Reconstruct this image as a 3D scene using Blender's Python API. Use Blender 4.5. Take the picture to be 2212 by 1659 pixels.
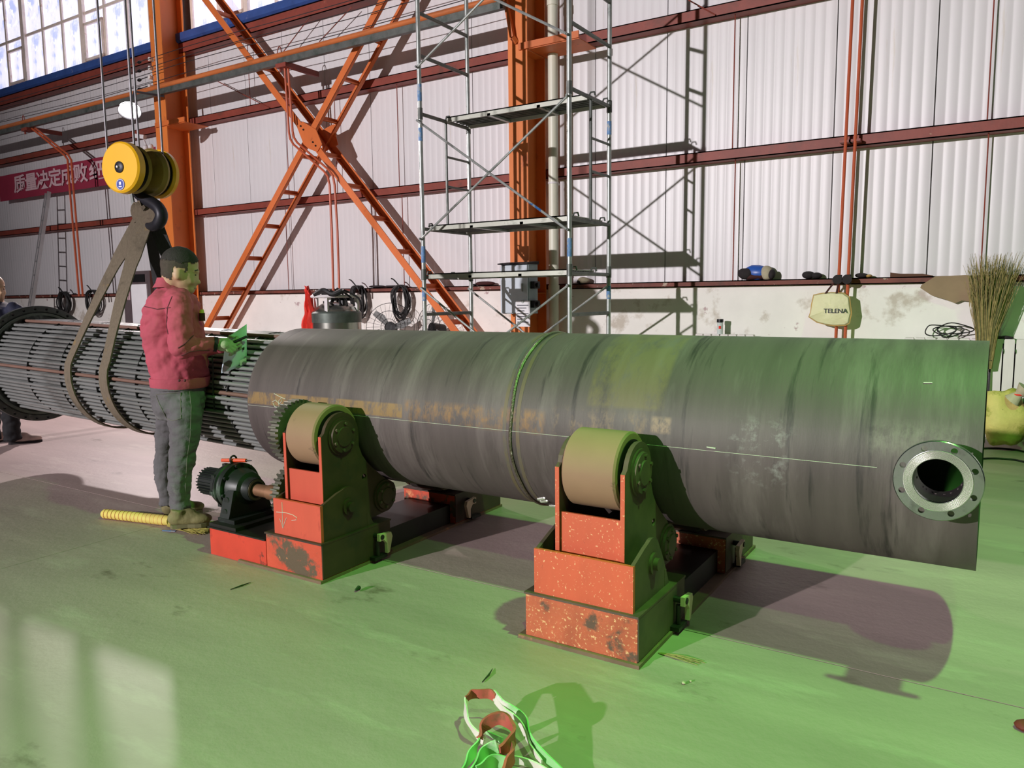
import bpy, bmesh, math, random
from mathutils import Vector, Matrix, noise as mnoise
import numpy as np
random.seed(7)
for o in list(bpy.data.objects): bpy.data.objects.remove(o)
scene = bpy.context.scene
COL = scene.collection

# ------------------------------------------------------------------ camera
H, FPX, CX, CY = 1.45, 1650.0, 1106.0, 829.5
yaw, pit, rol = map(math.radians, (32.4, 6.48, 0.616))
_f = np.array([-math.sin(yaw)*math.cos(pit), math.cos(yaw)*math.cos(pit), -math.sin(pit)])
_r = np.array([math.cos(yaw), math.sin(yaw), 0.0]); _d = np.cross(_f, _r)
ROT = np.array([math.cos(rol)*_r+math.sin(rol)*_d, -math.sin(rol)*_r+math.cos(rol)*_d, _f])
CAM = np.array([0.0, 0.0, H])
cam_data = bpy.data.cameras.new('camera'); cam = bpy.data.objects.new('camera', cam_data); COL.objects.link(cam)
cam_data.sensor_width = 36.0; cam_data.lens = FPX/2212.0*36.0; cam_data.clip_start = 0.05; cam_data.clip_end = 200
mw = Matrix.Identity(4)
for i in range(3):
    mw[i][0] = ROT[0][i]; mw[i][1] = -ROT[1][i]; mw[i][2] = -ROT[2][i]; mw[i][3] = CAM[i]
cam.matrix_world = mw
scene.camera = cam

# ------------------------------------------------------------------ view, world, lights
vs = scene.view_settings
vs.view_transform = 'Standard'; vs.look = 'None'; vs.gamma = 1.0; vs.use_curve_mapping = False
vs.exposure = 0.0
world = bpy.data.worlds.new('hall_ambient'); scene.world = world; world.use_nodes = True
world.node_tree.nodes['Background'].inputs[0].default_value = (0.80, 0.86, 1.0, 1)
world.node_tree.nodes['Background'].inputs[1].default_value = 0.02

def lamp(name, kind, loc, target, power, col, size=0.1, cone=None, blend=0.5):
    l = bpy.data.lights.new(name, kind); l.energy = power; l.color = col
    l.shadow_soft_size = size
    if cone: l.spot_size = math.radians(cone); l.spot_blend = blend
    o = bpy.data.objects.new(name, l); COL.objects.link(o); o.location = loc
    if target is not None:
        o.rotation_euler = (Vector(target)-Vector(loc)).to_track_quat('-Z', 'Y').to_euler()
    return o
# floodlight high on the opposite side of the hall, two greenish high bay lamps overhead
lamp('hall_floodlight', 'SPOT', (-10.0, -22.0, 7.2), (-0.6, 9.0, 1.6), 29500, (1.0, 0.93, 0.96), 0.16, 80, 1.0)
lamp('high_bay_lamp', 'SPOT', (1.25, 2.6, 7.0), (1.0, 2.75, 0.0), 1850, (0.24, 1.0, 0.16), 0.10, 112, 1.0)
lamp('high_bay_lamp', 'SPOT', (1.2, -1.3, 7.0), (1.0, -1.2, 0.0), 950, (0.24, 1.0, 0.16), 0.10, 112, 1.0)

# ------------------------------------------------------------------ helpers
def ray(px, py): return ROT.T @ np.array([(px-CX)/FPX, (py-CY)/FPX, 1.0])
def PL(px, py, ax, val):
    d = ray(px, py); t = (val-CAM[ax])/d[ax]; return Vector(CAM+t*d)
def WY(px, py, y): return PL(px, py, 1, y)
def FLR(px, py): return PL(px, py, 2, 0.0)
def S(r, g, b):
    f = lambda c: (c/255/12.92 if c/255 <= .04045 else ((c/255+.055)/1.055)**2.4)
    return (f(r), f(g), f(b), 1)

MATS = {}
def mat(name, col, rough=.55, metal=0.0, var=.18, vscale=6.0, stretch=(1,1,1), spot=None, spot2=None, bump=.0, bscale=40.0, bstretch=(1,1,1), emit=None, spec=.5, alpha=None):
    """procedural material: base colour varied by noise, optional blotches (colour, scale, threshold, softness[, stretch]), bump"""
    m = bpy.data.materials.new(name); m.use_nodes = True; MATS[name] = m
    nt = m.node_tree; N = nt.nodes; L = nt.links; bs = N['Principled BSDF']
    bs.inputs['Roughness'].default_value = rough; bs.inputs['Metallic'].default_value = metal
    bs.inputs['Specular IOR Level'].default_value = spec
    tc = N.new('ShaderNodeTexCoord')
    def nz(scale, st, detail=4.0, rgh=.6):
        mp = N.new('ShaderNodeMapping'); mp.inputs['Scale'].default_value = st
        L.new(tc.outputs['Object'], mp.inputs['Vector'])
        n = N.new('ShaderNodeTexNoise'); n.inputs['Scale'].default_value = scale; n.inputs['Detail'].default_value = detail; n.inputs['Roughness'].default_value = rgh
        L.new(mp.outputs[0], n.inputs['Vector']); return n
    n = nz(vscale, stretch)
    mr = N.new('ShaderNodeMapRange'); mr.inputs[1].default_value = .25; mr.inputs[2].default_value = .75
    mr.inputs[3].default_value = 1-var; mr.inputs[4].default_value = 1+var
    L.new(n.outputs['Fac'], mr.inputs[0])
    mul = N.new('ShaderNodeMix'); mul.data_type = 'RGBA'; mul.blend_type = 'MULTIPLY'; mul.inputs[0].default_value = 1
    mul.inputs[6].default_value = col if len(col) == 4 else (*col, 1)
    L.new(mr.outputs[0], mul.inputs[7]); cur = mul.outputs[2]
    for sp in (spot, spot2):
        if not sp: continue
        sn = nz(sp[1], sp[4] if len(sp) > 4 else (1,1,1), 6.0, .65)
        r = N.new('ShaderNodeMapRange'); r.inputs[1].default_value = sp[2]; r.inputs[2].default_value = sp[2]+sp[3]
        L.new(sn.outputs['Fac'], r.inputs[0])
        mx = N.new('ShaderNodeMix'); mx.data_type = 'RGBA'; L.new(r.outputs[0], mx.inputs[0]); L.new(cur, mx.inputs[6]); mx.inputs[7].default_value = sp[0]
        cur = mx.outputs[2]
    L.new(cur, bs.inputs['Base Color'])
    if bump:
        bn = nz(bscale, bstretch, 3.0); b = N.new('ShaderNodeBump'); b.inputs['Strength'].default_value = bump; b.inputs['Distance'].default_value = .02
        L.new(bn.outputs['Fac'], b.inputs['Height']); L.new(b.outputs[0], bs.inputs['Normal'])
    if emit:
        L.new(cur, bs.inputs['Emission Color']); bs.inputs['Emission Strength'].default_value = emit
    if alpha is not None: bs.inputs['Alpha'].default_value = alpha
    return m

class MB:
    def __init__(s): s.v = []; s.f = []
    def add(s, v, f):
        k = len(s.v); s.v += [tuple(p) for p in v]; s.f += [tuple(i+k for i in q) for q in f]; return s
    def box(s, a, b):
        x0, y0, z0 = a; x1, y1, z1 = b
        return s.add([(x0,y0,z0),(x1,y0,z0),(x1,y1,z0),(x0,y1,z0),(x0,y0,z1),(x1,y0,z1),(x1,y1,z1),(x0,y1,z1)],
                     [(0,3,2,1),(4,5,6,7),(0,1,5,4),(1,2,6,5),(2,3,7,6),(3,0,4,7)])
    def beam(s, a, b, w, h, up=(0,0,1)):
        a = Vector(a); b = Vector(b); d = (b-a).normalized(); u = Vector(up)
        if abs(d.dot(u)) > .98: u = Vector((0,1,0))
        x = d.cross(u).normalized(); y = x.cross(d).normalized()
        P = []
        for p in (a, b):
            for sx, sy in ((-1,-1),(1,-1),(1,1),(-1,1)): P.append(p+x*sx*w/2+y*sy*h/2)
        return s.add(P, [(0,1,2,3),(4,7,6,5),(0,4,5,1),(1,5,6,2),(2,6,7,3),(3,7,4,0)])
    def cyl(s, a, b, r, n=16, r2=None, cap=True):
        a = Vector(a); b = Vector(b); r2 = r if r2 is None else r2
        d = (b-a).normalized(); u = Vector((0,0,1)) if abs(d.z) < .9 else Vector((1,0,0))
        x = d.cross(u).normalized(); y = d.cross(x)
        V = [a+(x*math.cos(t)+y*math.sin(t))*r for t in [2*math.pi*i/n for i in range(n)]]
        V += [b+(x*math.cos(t)+y*math.sin(t))*r2 for t in [2*math.pi*i/n for i in range(n)]]
        F = [(i,(i+1)%n,n+(i+1)%n,n+i) for i in range(n)]
        if cap: F += [tuple(range(n-1,-1,-1)), tuple(range(n,2*n))]
        return s.add(V, F)
    def lathe(s, o, ax, prof, n=32, close=False):
        """prof: list of (t along ax, radius)"""
        o = Vector(o); d = Vector(ax).normalized(); u = Vector((0,0,1)) if abs(d.z) < .9 else Vector((1,0,0))
        x = d.cross(u).normalized(); y = d.cross(x); V = []; F = []
        for t, r in prof:
            for i in range(n):
                a = 2*math.pi*i/n; V.append(o+d*t+(x*math.cos(a)+y*math.sin(a))*max(r,1e-4))
        m = len(prof)
        for k in range(m if close else m-1):
            k2 = (k+1) % m
            for i in range(n): F.append((k*n+i, k*n+(i+1)%n, k2*n+(i+1)%n, k2*n+i))
        return s.add(V, F)
    def tube(s, pts, r, n=8, closed=False):
        pts = [Vector(p) for p in pts]; m = len(pts); V = []; F = []; prev = None
        for i, p in enumerate(pts):
            a = pts[i-1] if (i or closed) else p; b = pts[(i+1)%m] if (i < m-1 or closed) else p
            d = (b-a).normalized()
            if prev is None:
                u = Vector((0,0,1)) if abs(d.z) < .9 else Vector((1,0,0)); x = d.cross(u).normalized()
            else:
                x = prev-d*prev.dot(d); x = x.normalized() if x.length > 1e-6 else d.orthogonal().normalized()
            prev = x; y = d.cross(x); rr = r[i] if isinstance(r, (list, tuple)) else r
            for k in range(n):
                t = 2*math.pi*k/n; V.append(p+(x*math.cos(t)+y*math.sin(t))*rr)
        for i in range(m if closed else m-1):
            j = (i+1) % m
            for k in range(n): F.append((i*n+k, i*n+(k+1)%n, j*n+(k+1)%n, j*n+k))
        if not closed: F += [tuple(range(n-1,-1,-1)), tuple((m-1)*n+k for k in range(n))]
        return s.add(V, F)
    def ribbon(s, pts, wid, th, side):
        """flat strap: pts centre line, side: list/one of width directions"""
        pts = [Vector(p) for p in pts]; m = len(pts); V = []; F = []
        for i, p in enumerate(pts):
            a = pts[max(i-1,0)]; b = pts[min(i+1,m-1)]; d = (b-a).normalized()
            sd = Vector(side[i] if isinstance(side, list) else side); sd = (sd-d*sd.dot(d)).normalized(); nn = d.cross(sd)
            w = wid[i] if isinstance(wid, (list,tuple)) else wid
            for q, e in ((-1,-1),(1,-1),(1,1),(-1,1)): V.append(p+sd*q*w/2+nn*e*th/2)
        for i in range(m-1):
            for k in range(4): F.append((4*i+k, 4*i+(k+1)%4, 4*i+4+(k+1)%4, 4*i+4+k))
        F += [(3,2,1,0), (4*m-4,4*m-3,4*m-2,4*m-1)]
        return s.add(V, F)
    def prism(s, poly, ax, a, b):
        """poly: list of 2D points in the plane normal to axis ax ('x': (y,z), 'y': (x,z), 'z': (x,y)), extruded a..b"""
        mk = {'x': lambda p, t: (t, p[0], p[1]), 'y': lambda p, t: (p[0], t, p[1]), 'z': lambda p, t: (p[0], p[1], t)}[ax]
        n = len(poly)
        return s.add([mk(p,a) for p in poly]+[mk(p,b) for p in poly],
                     [tuple(range(n-1,-1,-1)), tuple(range(n,2*n))]+[(i,(i+1)%n,n+(i+1)%n,n+i) for i in range(n)])
    def ball(s, c, r, n=14, m=9, sc=(1,1,1), rot=None):
        c = Vector(c); V = []; F = []
        for i in range(m+1):
            ph = math.pi*i/m
            for k in range(n):
                t = 2*math.pi*k/n; p = Vector((math.sin(ph)*math.cos(t)*sc[0], math.sin(ph)*math.sin(t)*sc[1], math.cos(ph)*sc[2]))*r
                V.append(c+(rot@p if rot else p))
        for i in range(m):
            for k in range(n): F.append((i*n+k, (i+1)*n+k, (i+1)*n+(k+1)%n, i*n+(k+1)%n))
        return s.add(V, F)
    def mesh(s, name, m, smooth=35):
        me = bpy.data.meshes.new(name); me.from_pydata(s.v, [], s.f)
        bm = bmesh.new(); bm.from_mesh(me); bmesh.ops.remove_doubles(bm, verts=bm.verts, dist=1e-5); bmesh.ops.recalc_face_normals(bm, faces=bm.faces)
        bm.to_mesh(me); bm.free()
        if smooth:
            me.polygons.foreach_set('use_smooth', [True]*len(me.polygons)); me.set_sharp_from_angle(angle=math.radians(smooth))
        me.materials.append(MATS[m] if isinstance(m, str) else m); me.update(); return me

TMP = bpy.data.scenes.new('workbench')   # scratch scene for evaluating modifiers, removed at the end
ROOTLOC = {}
def obj(name, mb, m, parent=None, smooth=35):
    me = mb.mesh(name, m, smooth) if isinstance(mb, MB) else mb
    o = bpy.data.objects.new(name, me); COL.objects.link(o)
    if parent is not None:
        o.parent = parent; o.matrix_parent_inverse = Matrix.Translation(-ROOTLOC.get(parent.name, Vector()))
    return o
def inst(name, me, parent, loc, rot=None):
    """object sharing mesh data, placed at world loc under parent"""
    o = bpy.data.objects.new(name, me); COL.objects.link(o); o.location = loc
    if rot: o.rotation_euler = rot
    if parent is not None:
        o.parent = parent; o.matrix_parent_inverse = Matrix.Translation(-ROOTLOC.get(parent.name, Vector()))
    return o
def tag(o, label, cat, group=None, kind=None):
    o['label'] = label; o['category'] = cat
    if group: o['group'] = group
    if kind: o['kind'] = kind
    return o
def thing(name, label, cat, loc, group=None):
    o = bpy.data.objects.new(name, None); COL.objects.link(o); o.location = loc; o.empty_display_size = .1
    ROOTLOC[o.name] = Vector(loc)
    return tag(o, label, cat, group)
def struct(name, mb, m, parent=None, smooth=35):
    o = obj(name, mb, m, parent, smooth); o['kind'] = 'structure'; return o
def baked(o):
    """replace an object's mesh by its modified mesh"""
    tmp_objs = [o]+[m.object for m in o.modifiers if m.type == 'BOOLEAN']
    for q in tmp_objs: TMP.collection.objects.link(q)
    vl = TMP.view_layers[0]; vl.update(); dg = vl.depsgraph; dg.update()
    me = bpy.data.meshes.new_from_object(o.evaluated_get(dg)); o.modifiers.clear(); o.data = me
    for q in tmp_objs: TMP.collection.objects.unlink(q)
    return o
def cut(o, cutter_mb):
    c = bpy.data.objects.new('cutter', cutter_mb.mesh('cutter', o.data.materials[0], 0)); COL.objects.link(c)
    b = o.modifiers.new('b', 'BOOLEAN'); b.object = c; b.operation = 'DIFFERENCE'; b.solver = 'EXACT'
    baked(o); bpy.data.objects.remove(c)
    o.data.set_sharp_from_angle(angle=math.radians(35)); return o
def remeshed(name, mb, m, vox=.012, smooth_it=4, parent=None):
    o = obj(name, mb, m, parent, 0)
    r = o.modifiers.new('r', 'REMESH'); r.mode = 'VOXEL'; r.voxel_size = vox
    sm = o.modifiers.new('s', 'SMOOTH'); sm.iterations = smooth_it; sm.factor = .5
    baked(o); me = o.data
    me.polygons.foreach_set('use_smooth', [True]*len(me.polygons))
    if not me.materials: me.materials.append(MATS[m])
    return o
def text_mesh(s, size, m, font=None, depth=.002, align='LEFT', xs=1.0, bold=0.0):
    c = bpy.data.curves.new('t', 'FONT'); c.body = s; c.size = size; c.extrude = depth; c.align_x = align; c.resolution_u = 3; c.offset = bold
    o = bpy.data.objects.new('t', c); TMP.collection.objects.link(o)
    vl = TMP.view_layers[0]; vl.update(); dg = vl.depsgraph; me = bpy.data.meshes.new_from_object(o.evaluated_get(dg))
    bpy.data.objects.remove(o); me.materials.clear(); me.materials.append(MATS[m])
    if xs != 1: me.transform(Matrix.Diagonal((xs,1,1,1)))
    return me
def bez(pts, n=10):
    """Catmull-Rom through pts"""
    P = [Vector(p) for p in pts]; out = []
    for i in range(len(P)-1):
        a = P[max(i-1,0)]; b = P[i]; c = P[i+1]; d = P[min(i+2,len(P)-1)]
        for k in range(n):
            t = k/n; out.append(.5*((2*b)+(c-a)*t+(2*a-5*b+4*c-d)*t*t+(3*b-3*c+d-a)*t**3))
    out.append(P[-1]); return out
# ------------------------------------------------------------------ materials
mat('floor_paint', S(168,148,144), .50, 0, .20, 1.1, (.45,1.6,1), (S(186,170,162), 2.4, .55, .2, (.5,2.0,1)), (S(122,106,98), 2.4, .62, .10, (.7,1.3,1)), .12, 22, spec=.25)
mat('joint_dark', S(40,38,34), .9)
mat('panel_white', S(226,224,225), .38, 0, .05, 1.2, (1,1,.25), (S(202,190,166), 2.0, .60, .14, (3,1,.22)), (S(176,140,104), 5, .72, .05, (3,1,.4)), .02, 8)
mat('panel_back', S(120,118,112), .8)
mat('plaster', S(246,243,236), .75, 0, .06, 2, (1,1,1), (S(205,196,182), 2.4, .58, .1), (S(190,165,165), 4.5, .66, .05), .15, 14)
mat('girt_red', S(138,62,48), .55, 0, .2, 5, (1,1,1), (S(96,58,46), 3, .55, .2), (S(165,120,95), 14, .68, .05), .05)
mat('sill_red', S(120,62,50), .65, 0, .25, 5, (1,1,1), (S(80,52,42), 4, .5, .2), (S(190,170,150), 9, .6, .06), .1)
mat('blue_flash', S(52,84,150), .5, 0, .2, 4, (1,1,1), (S(120,130,160), 6, .62, .1))
mat('orange_paint', S(214,112,52), .5, 0, .12, 4, (1,1,.4), (S(170,84,44), 5, .62, .1), (S(120,60,40), 16, .72, .04))
mat('col_orange', S(228,128,58), .5, 0, .1, 3, (1,1,.3), (S(185,96,50), 4, .6, .15))
mat('rail_steel', S(206,118,66), .42, .1, .2, 4, (.3,1,1), (S(150,96,64), 3, .54, .2, (.3,1,1)))
mat('win_frame', S(244,228,214), .6, 0, .12, 6, (1,1,1), (S(196,140,100), 7, .64, .1))
mat('win_pane', S(222,220,244), .15, 0, .12, 2.5, (1,1,.6), (S(176,184,226), 4.5, .50, .10, (1,1,.45)), (S(252,250,255), 6, .56, .08), emit=1.12)
mat('wire_dark', S(50,46,46), .6)
mat('porcelain', S(235,230,225), .25)
mat('galv', S(176,182,178), .38, .55, .22, 8, (1,1,1), (S(110,120,115), 6, .56, .15), (S(60,120,190), 3.2, .68, .03))
mat('galv_dark', S(104,108,104), .45, .4, .25, 9, (1,1,1), (S(70,82,74), 6, .5, .2))
mat('blue_tape', S(100,142,190), .55, 0, .3, 30, (1,1,1), (S(176,182,178), 22, .52, .1))
mat('plank_steel', S(186,188,176), .5, .3, .2, 7, (.4,1,1), (S(126,130,116), 5, .55, .15), (S(90,150,205), 6, .69, .04))
mat('pvc', S(226,226,206), .4, 0, .06, 3, (1,1,.3), (S(180,170,130), 5, .62, .12, (1,1,.4)))
mat('box_grey', S(204,214,222), .4, 0, .06, 4)
mat('box_side', S(150,166,172), .45, 0, .1, 4)
mat('paper_white', S(238,238,240), .8, 0, .03)
mat('ink', S(70,72,80), .8)
mat('black_rubber', S(26,26,26), .55, 0, .3, 20)
mat('black_plastic', S(20,20,21), .42, 0, .2, 10)
mat('banner_red', S(150,40,66), .7, 0, .1, 2)
mat('banner_text', S(214,180,186), .7, 0, .05)
mat('pipe_orange', S(190,88,50), .45, 0, .15, 5, (1,1,.3))
# vessel: rolled plate with mill scale, streaks run round the shell
mat('shell_steel', S(88,78,77), .56, .08, .25, 1.6, (5,.6,.6), (S(114,104,102), 1.1, .52, .2, (4.5,.7,.7)), (S(58,52,52), 2.2, .58, .1, (6,.5,.5)), .05, 20, (6,1,1), spec=.4)
mat('shell_rust', S(134,104,66), .65, .15, .25, 5, (3,1,1), (S(92,84,76), 5, .5, .14, (3,1,1)))
mat('shell_stain', S(108,96,74), .6, .2, .2, 3, (3,1,1), (S(92,89,88), 3, .48, .14, (3,1,1)))
mat('shell_inner_shaded', S(30,27,26), .6, .3, .2, 4)  # darker than the outer plate: the shade inside is put into the colour
mat('weld', S(122,112,98), .4, .6, .4, 40, (1,1,1), (S(210,205,195), 30, .62, .06), bump=.4, bscale=60)
mat('grind_bright', S(226,224,220), .3, .8, .2, 30)
mat('chalk', S(200,196,186), .9, 0, .1, 60)
mat('flange_bright', S(168,166,172), .2, .95, .12, 3, (1,1,1), (S(120,112,120), 5, .54, .14), bump=.02)
mat('flange_serrated', S(228,226,224), .2, .95, .06)
mat('nozzle_steel', S(70,66,64), .55, .3, .25, 6)
mat('tube_steel', S(150,152,150), .34, .45, .25, 3, (.4,1,1), (S(112,108,104), 4, .54, .15, (.4,1,1)))
mat('tube_rust', S(126,96,84), .6, .2, .25, 5, (.4,1,1))
mat('tubesheet', S(70,74,72), .42, .6, .25, 6, (1,1,1), (S(110,116,112), 7, .56, .12))
mat('baffle', S(40,40,40), .5, .5, .2)
# roller stands
mat('stand_red', S(206,66,46), .5, 0, .14, 5, (1,1,1), (S(150,44,34), 5, .6, .1), (S(62,46,40), 6.5, .635, .06))
mat('stand_red_clean', S(204,84,62), .5, 0, .1, 6, (1,1,.3), (S(168,62,48), 6, .62, .08, (1,1,.3)), (S(120,70,56), 30, .73, .03))
mat('stand_orange', S(208,92,58), .55, 0, .12, 6, (1,1,.5), (S(240,190,140), 90, .615, .05), (S(90,58,46), 24, .70, .03, (1,1,.35)))
mat('stand_worn', S(190,96,62), .6, 0, .2, 8, (1,1,.6), (S(236,190,134), 70, .575, .06), (S(96,74,58), 7, .565, .08), .1, 40)
mat('sole_dirty', S(120,98,78), .8, 0, .2, 8, (1,1,1), (S(168,120,90), 12, .6, .08))
mat('stand_worn_red', S(206,80,54), .55, 0, .15, 7, (1,1,1), (S(96,80,62), 5.2, .53, .07), (S(226,150,100), 9, .62, .07), .1, 40)
mat('stand_plate_deep_shade', S(70,50,38), .6, .1, .25, 6, (1,1,1), (S(52,44,36), 5, .5, .2))  # plate paint darkened to carry the shade of the stand's sides
mat('stand_plate_shaded', S(92,76,62), .6, .1, .25, 6, (1,1,1), (S(74,66,58), 5, .52, .2), (S(150,90,60), 12, .68, .06))  # lighter brown for the idler plates, their side shade also in the colour
mat('greasy_black', S(34,32,30), .45, .2, .3, 8)
mat('roller_rubber', S(150,118,92), .75, 0, .08, 4, (1,1,1), (S(104,82,64), 6, .66, .06), (S(70,54,44), 16, .735, .03))
mat('roller_rubber_dark', S(46,40,34), .75, 0, .2, 8)
mat('gear_steel', S(120,118,106), .45, .6, .25, 12)
mat('lever_pale', S(214,190,166), .6, 0, .1, 10, (1,1,1), (S(150,110,90), 14, .6, .06))
mat('reducer_black', S(38,42,40), .42, .2, .3, 6, (1,1,1), (S(84,100,88), 5, .58, .12))
mat('shaft_rusty', S(150,110,84), .5, .5, .25, 8, (1,1,1), (S(90,66,50), 9, .55, .1))
mat('tool_orange', S(226,78,40), .5)
# hoist
mat('hoist_yellow', S(244,186,28), .35, 0, .06, 5, (1,1,1), (S(206,140,20), 8, .66, .1))
mat('hoist_yellow_shaded', S(150,128,60), .4, 0, .12, 5, (1,1,1), (S(110,92,48), 6, .56, .2))  # hoist yellow with the shade on the inner covers mixed into it
mat('hook_black', S(34,34,42), .45, .3, .2, 8)
mat('badge_blue', S(54,74,170), .4); mat('badge_white', S(240,240,245), .4)
mat('rope_grey', S(110,108,112), .5, .5, .2, 40)
mat('web_grey', S(112,100,84), .85, 0, .22, 3, (40,40,1), (S(150,120,60), 3.2, .60, .1), (S(86,76,62), 4, .57, .12), .25, 60, (6,6,.5))
mat('web_black', S(46,46,48), .85, 0, .3, 6, (20,20,1))
# people
mat('skin', S(196,160,128), .55, 0, .06, 14, spot=(S(176,132,108), 9, .58, .2))
mat('hair', S(44,40,36), .8, 0, .35, 60, bump=.3, bscale=180)
mat('hair_fade', S(70,62,52), .85, 0, .2, 60, bump=.2, bscale=200)
mat('jacket_rose', S(180,78,95), .85, 0, .1, 7, (1,1,1), (S(140,92,70), 3.2, .70, .08), bump=.45, bscale=9)
mat('jacket_dark', S(96,46,54), .85, 0, .1, 7)
mat('jeans', S(98,95,98), .9, 0, .16, 8, (1,1,.5), (S(122,120,120), 6, .58, .12), bump=.5, bscale=11, bstretch=(1,1,1.3))
mat('jeans_seam', S(112,110,100), .9)
mat('shoe_olive', S(126,118,78), .75, 0, .15, 12, bump=.2, bscale=24); mat('shoe_sole', S(110,104,72), .8, 0, .1)
mat('lace', S(50,56,34), .8); mat('sock', S(230,228,222), .9)
mat('glove', S(166,176,142), .9, 0, .12, 20, bump=.3, bscale=60); mat('cuff_black', S(24,24,26), .8)
mat('navy', S(30,34,58), .8, 0, .2, 9, bump=.3, bscale=12); mat('trouser_black', S(18,18,22), .85, 0, .2); mat('shoe_pale', S(206,182,172), .7, 0, .12, 20); 
mat('drawing_sheet', S(222,238,255), .7, 0, .06, 5, (1,1,1), (S(150,160,190), 7, .60, .05), (S(230,240,245), 9, .64, .04))
mat('eye', S(24,20,18), .2); mat('lip', S(160,104,92), .5)
# bits
mat('broom_yellow', S(222,200,104), .7, 0, .1, 30); mat('broom_string', S(210,110,70), .7)
mat('straw', S(176,162,84), .85, 0, .35, 40); mat('straw_dry', S(150,132,84), .9, 0, .35, 30); mat('straw_green', S(104,100,62), .9, 0, .35, 30)
mat('cloth_red', S(228,58,44), .8, 0, .1, 8, bump=.4, bscale=14); mat('stainless', S(168,168,160), .25, .9, .12, 5, (1,1,.3))
mat('dewar_green', S(96,104,98), .45, .5, .3, 12); mat('white_paint', S(226,222,222), .45, 0, .06)
mat('radiator', S(226,218,216), .5, 0, .1, 9, (1,1,.3)); mat('bag_cream', S(226,222,176), .55, 0, .06, 6, bump=.5, bscale=10)
mat('bag_edge', S(196,160,92), .6); mat('cardboard', S(150,128,100), .85, 0, .12, 4); mat('cardboard_dark', S(96,66,50), .85, 0, .12, 4)
mat('blue_plastic', S(46,92,180), .35, 0, .15, 10); mat('rag_dark', S(44,38,40), .9, 0, .3, 12); mat('rag_beige', S(186,176,150), .9, 0, .15, 12); mat('rag_brown', S(70,34,32), .9)
mat('glass_dark', S(70,60,50), .1, 0, .2, 8); mat('glass_clear', S(214,222,220), .08, 0, .03)
mat('sack_yellow', S(206,190,110), .7, 0, .12, 8, (1,1,1), (S(150,150,60), 6, .55, .1), (S(84,84,44), 14, .66, .05), .4, 12)
mat('cabinet_dark', S(92,80,82), .5); mat('alu', S(196,196,196), .35, .7, .12, 8)
mat('fan_grey', S(128,130,128), .5, .3); mat('strap_green', S(150,206,140), .75, 0, .2, 9, (1,1,1), (S(226,222,214), 7, .52, .1), (S(96,180,112), 11, .6, .06))
mat('strap_red', S(176,84,70), .8, 0, .2, 12, (1,1,1), (S(110,84,56), 9, .5, .12)); mat('strap_white', S(220,214,204), .8, 0, .12, 12)
mat('lamp_glow', (1.0, .93, .96, 1), .3, 0, 0, emit=14); mat('lamp_body', S(70,70,74), .5)
mat('twig', S(40,60,30), .8); mat('red_scrap', S(110,40,34), .7)

# ------------------------------------------------------------------ room shell
W = 9.10
gap = .007
base = struct('floor', MB().box((-30,-30,-.30),(16,9.4,-.012)), 'joint_dark')
xs = [-30,-22.5,-16.5,-10.5,-4.545,1.45,7.4,16]; ys = [-30,-15,-9,-2.95,3.09,9.2]
for i in range(len(xs)-1):
    for j in range(len(ys)-1):
        g2 = gap*(1.0 if j in (3,4) else .6)
        obj('floor_slab', MB().box((xs[i]+.002,ys[j]+g2/2,-.08),(xs[i+1]-.002,ys[j+1]-g2/2,0)), 'floor_paint', base, 0)
wall = struct('wall_back', MB().box((-30,W+.035,0),(9,W+.2,11)), 'panel_back')
pw = .955
pm = MB()
prof = []; nr = 9
for k in range(nr):
    a = k*pw/nr
    prof += [(a+.004,0),(a+pw/nr-.030,0),(a+pw/nr-.022,.0022),(a+pw/nr-.008,.0022)]
prof = [(0,.03),(.003,.0)]+prof+[(pw-.012,0),(pw-.010,.03)]
z0, z1 = 1.56, 6.05
V = [(x,y,z) for z in (z0,z1) for x,y in prof]; n = len(prof)
pm.add(V, [(i,i+1,n+i+1,n+i) for i in range(n-1)])
pme = pm.mesh('wall_panel', 'panel_white', 20)
for k in range(-30, 9): inst('wall_panel', pme, wall, (k*pw+.31, W, 0))
up = MB().box((0,0,8.35),(pw-.008,.03,10.6)).mesh('upper_panel', 'panel_white', 0)
for k in range(-30, 9): inst('upper_panel', up, wall, (k*pw+.31, W, 0))
up2 = MB().box((0,0,6.05),(pw-.008,.03,8.35)).mesh('upper_panel', 'panel_white', 0)
for k in range(-7, 9): inst('upper_panel', up2, wall, (k*pw+.31, W, 0))
struct('wall_lower', MB().box((-30,8.97,0),(9,W+.03,1.548)), 'plaster')

def channel(mb, x0, x1, zc, h=.12, y0=8.93, y1=None, t=.012):
    y1 = W if y1 is None else y1
    mb.box((x0,y0,zc-h/2),(x1,y0+t,zc+h/2)); mb.box((x0,y0,zc+h/2-t),(x1,y1,zc+h/2)); mb.box((x0,y0,zc-h/2),(x1,y1,zc-h/2+t)); return mb
k = 0
colx = [-12.60, -5.23, 2.14, -19.97]
for zc, h, mtl in ((1.582,.07,'sill_red'), (3.05,.12,'girt_red'), (4.56+.09,.13,'girt_red')):
    for a, b in ((-30,-12.42),(-12.40,-5.05),(-5.03,9)):
        k += 1; struct('trim_%d' % k, channel(MB(), a, b, zc, h, 8.92), mtl)
k += 1; struct('trim_%d' % k, MB().prism([(8.86,6.02),(8.83,6.05),(8.83,6.17),(8.98,6.21),(W,6.21),(W,6.02)], 'x', -30, 9), 'blue_flash')
k += 1; struct('trim_%d' % k, channel(MB(), -30, 9, 5.93, .18, 8.88), 'girt_red')
k += 1; struct('trim_%d' % k, MB().prism([(8.90,8.14),(8.90,8.38),(W,8.38),(W,8.14)], 'x', -30, 9), 'blue_flash')

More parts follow.
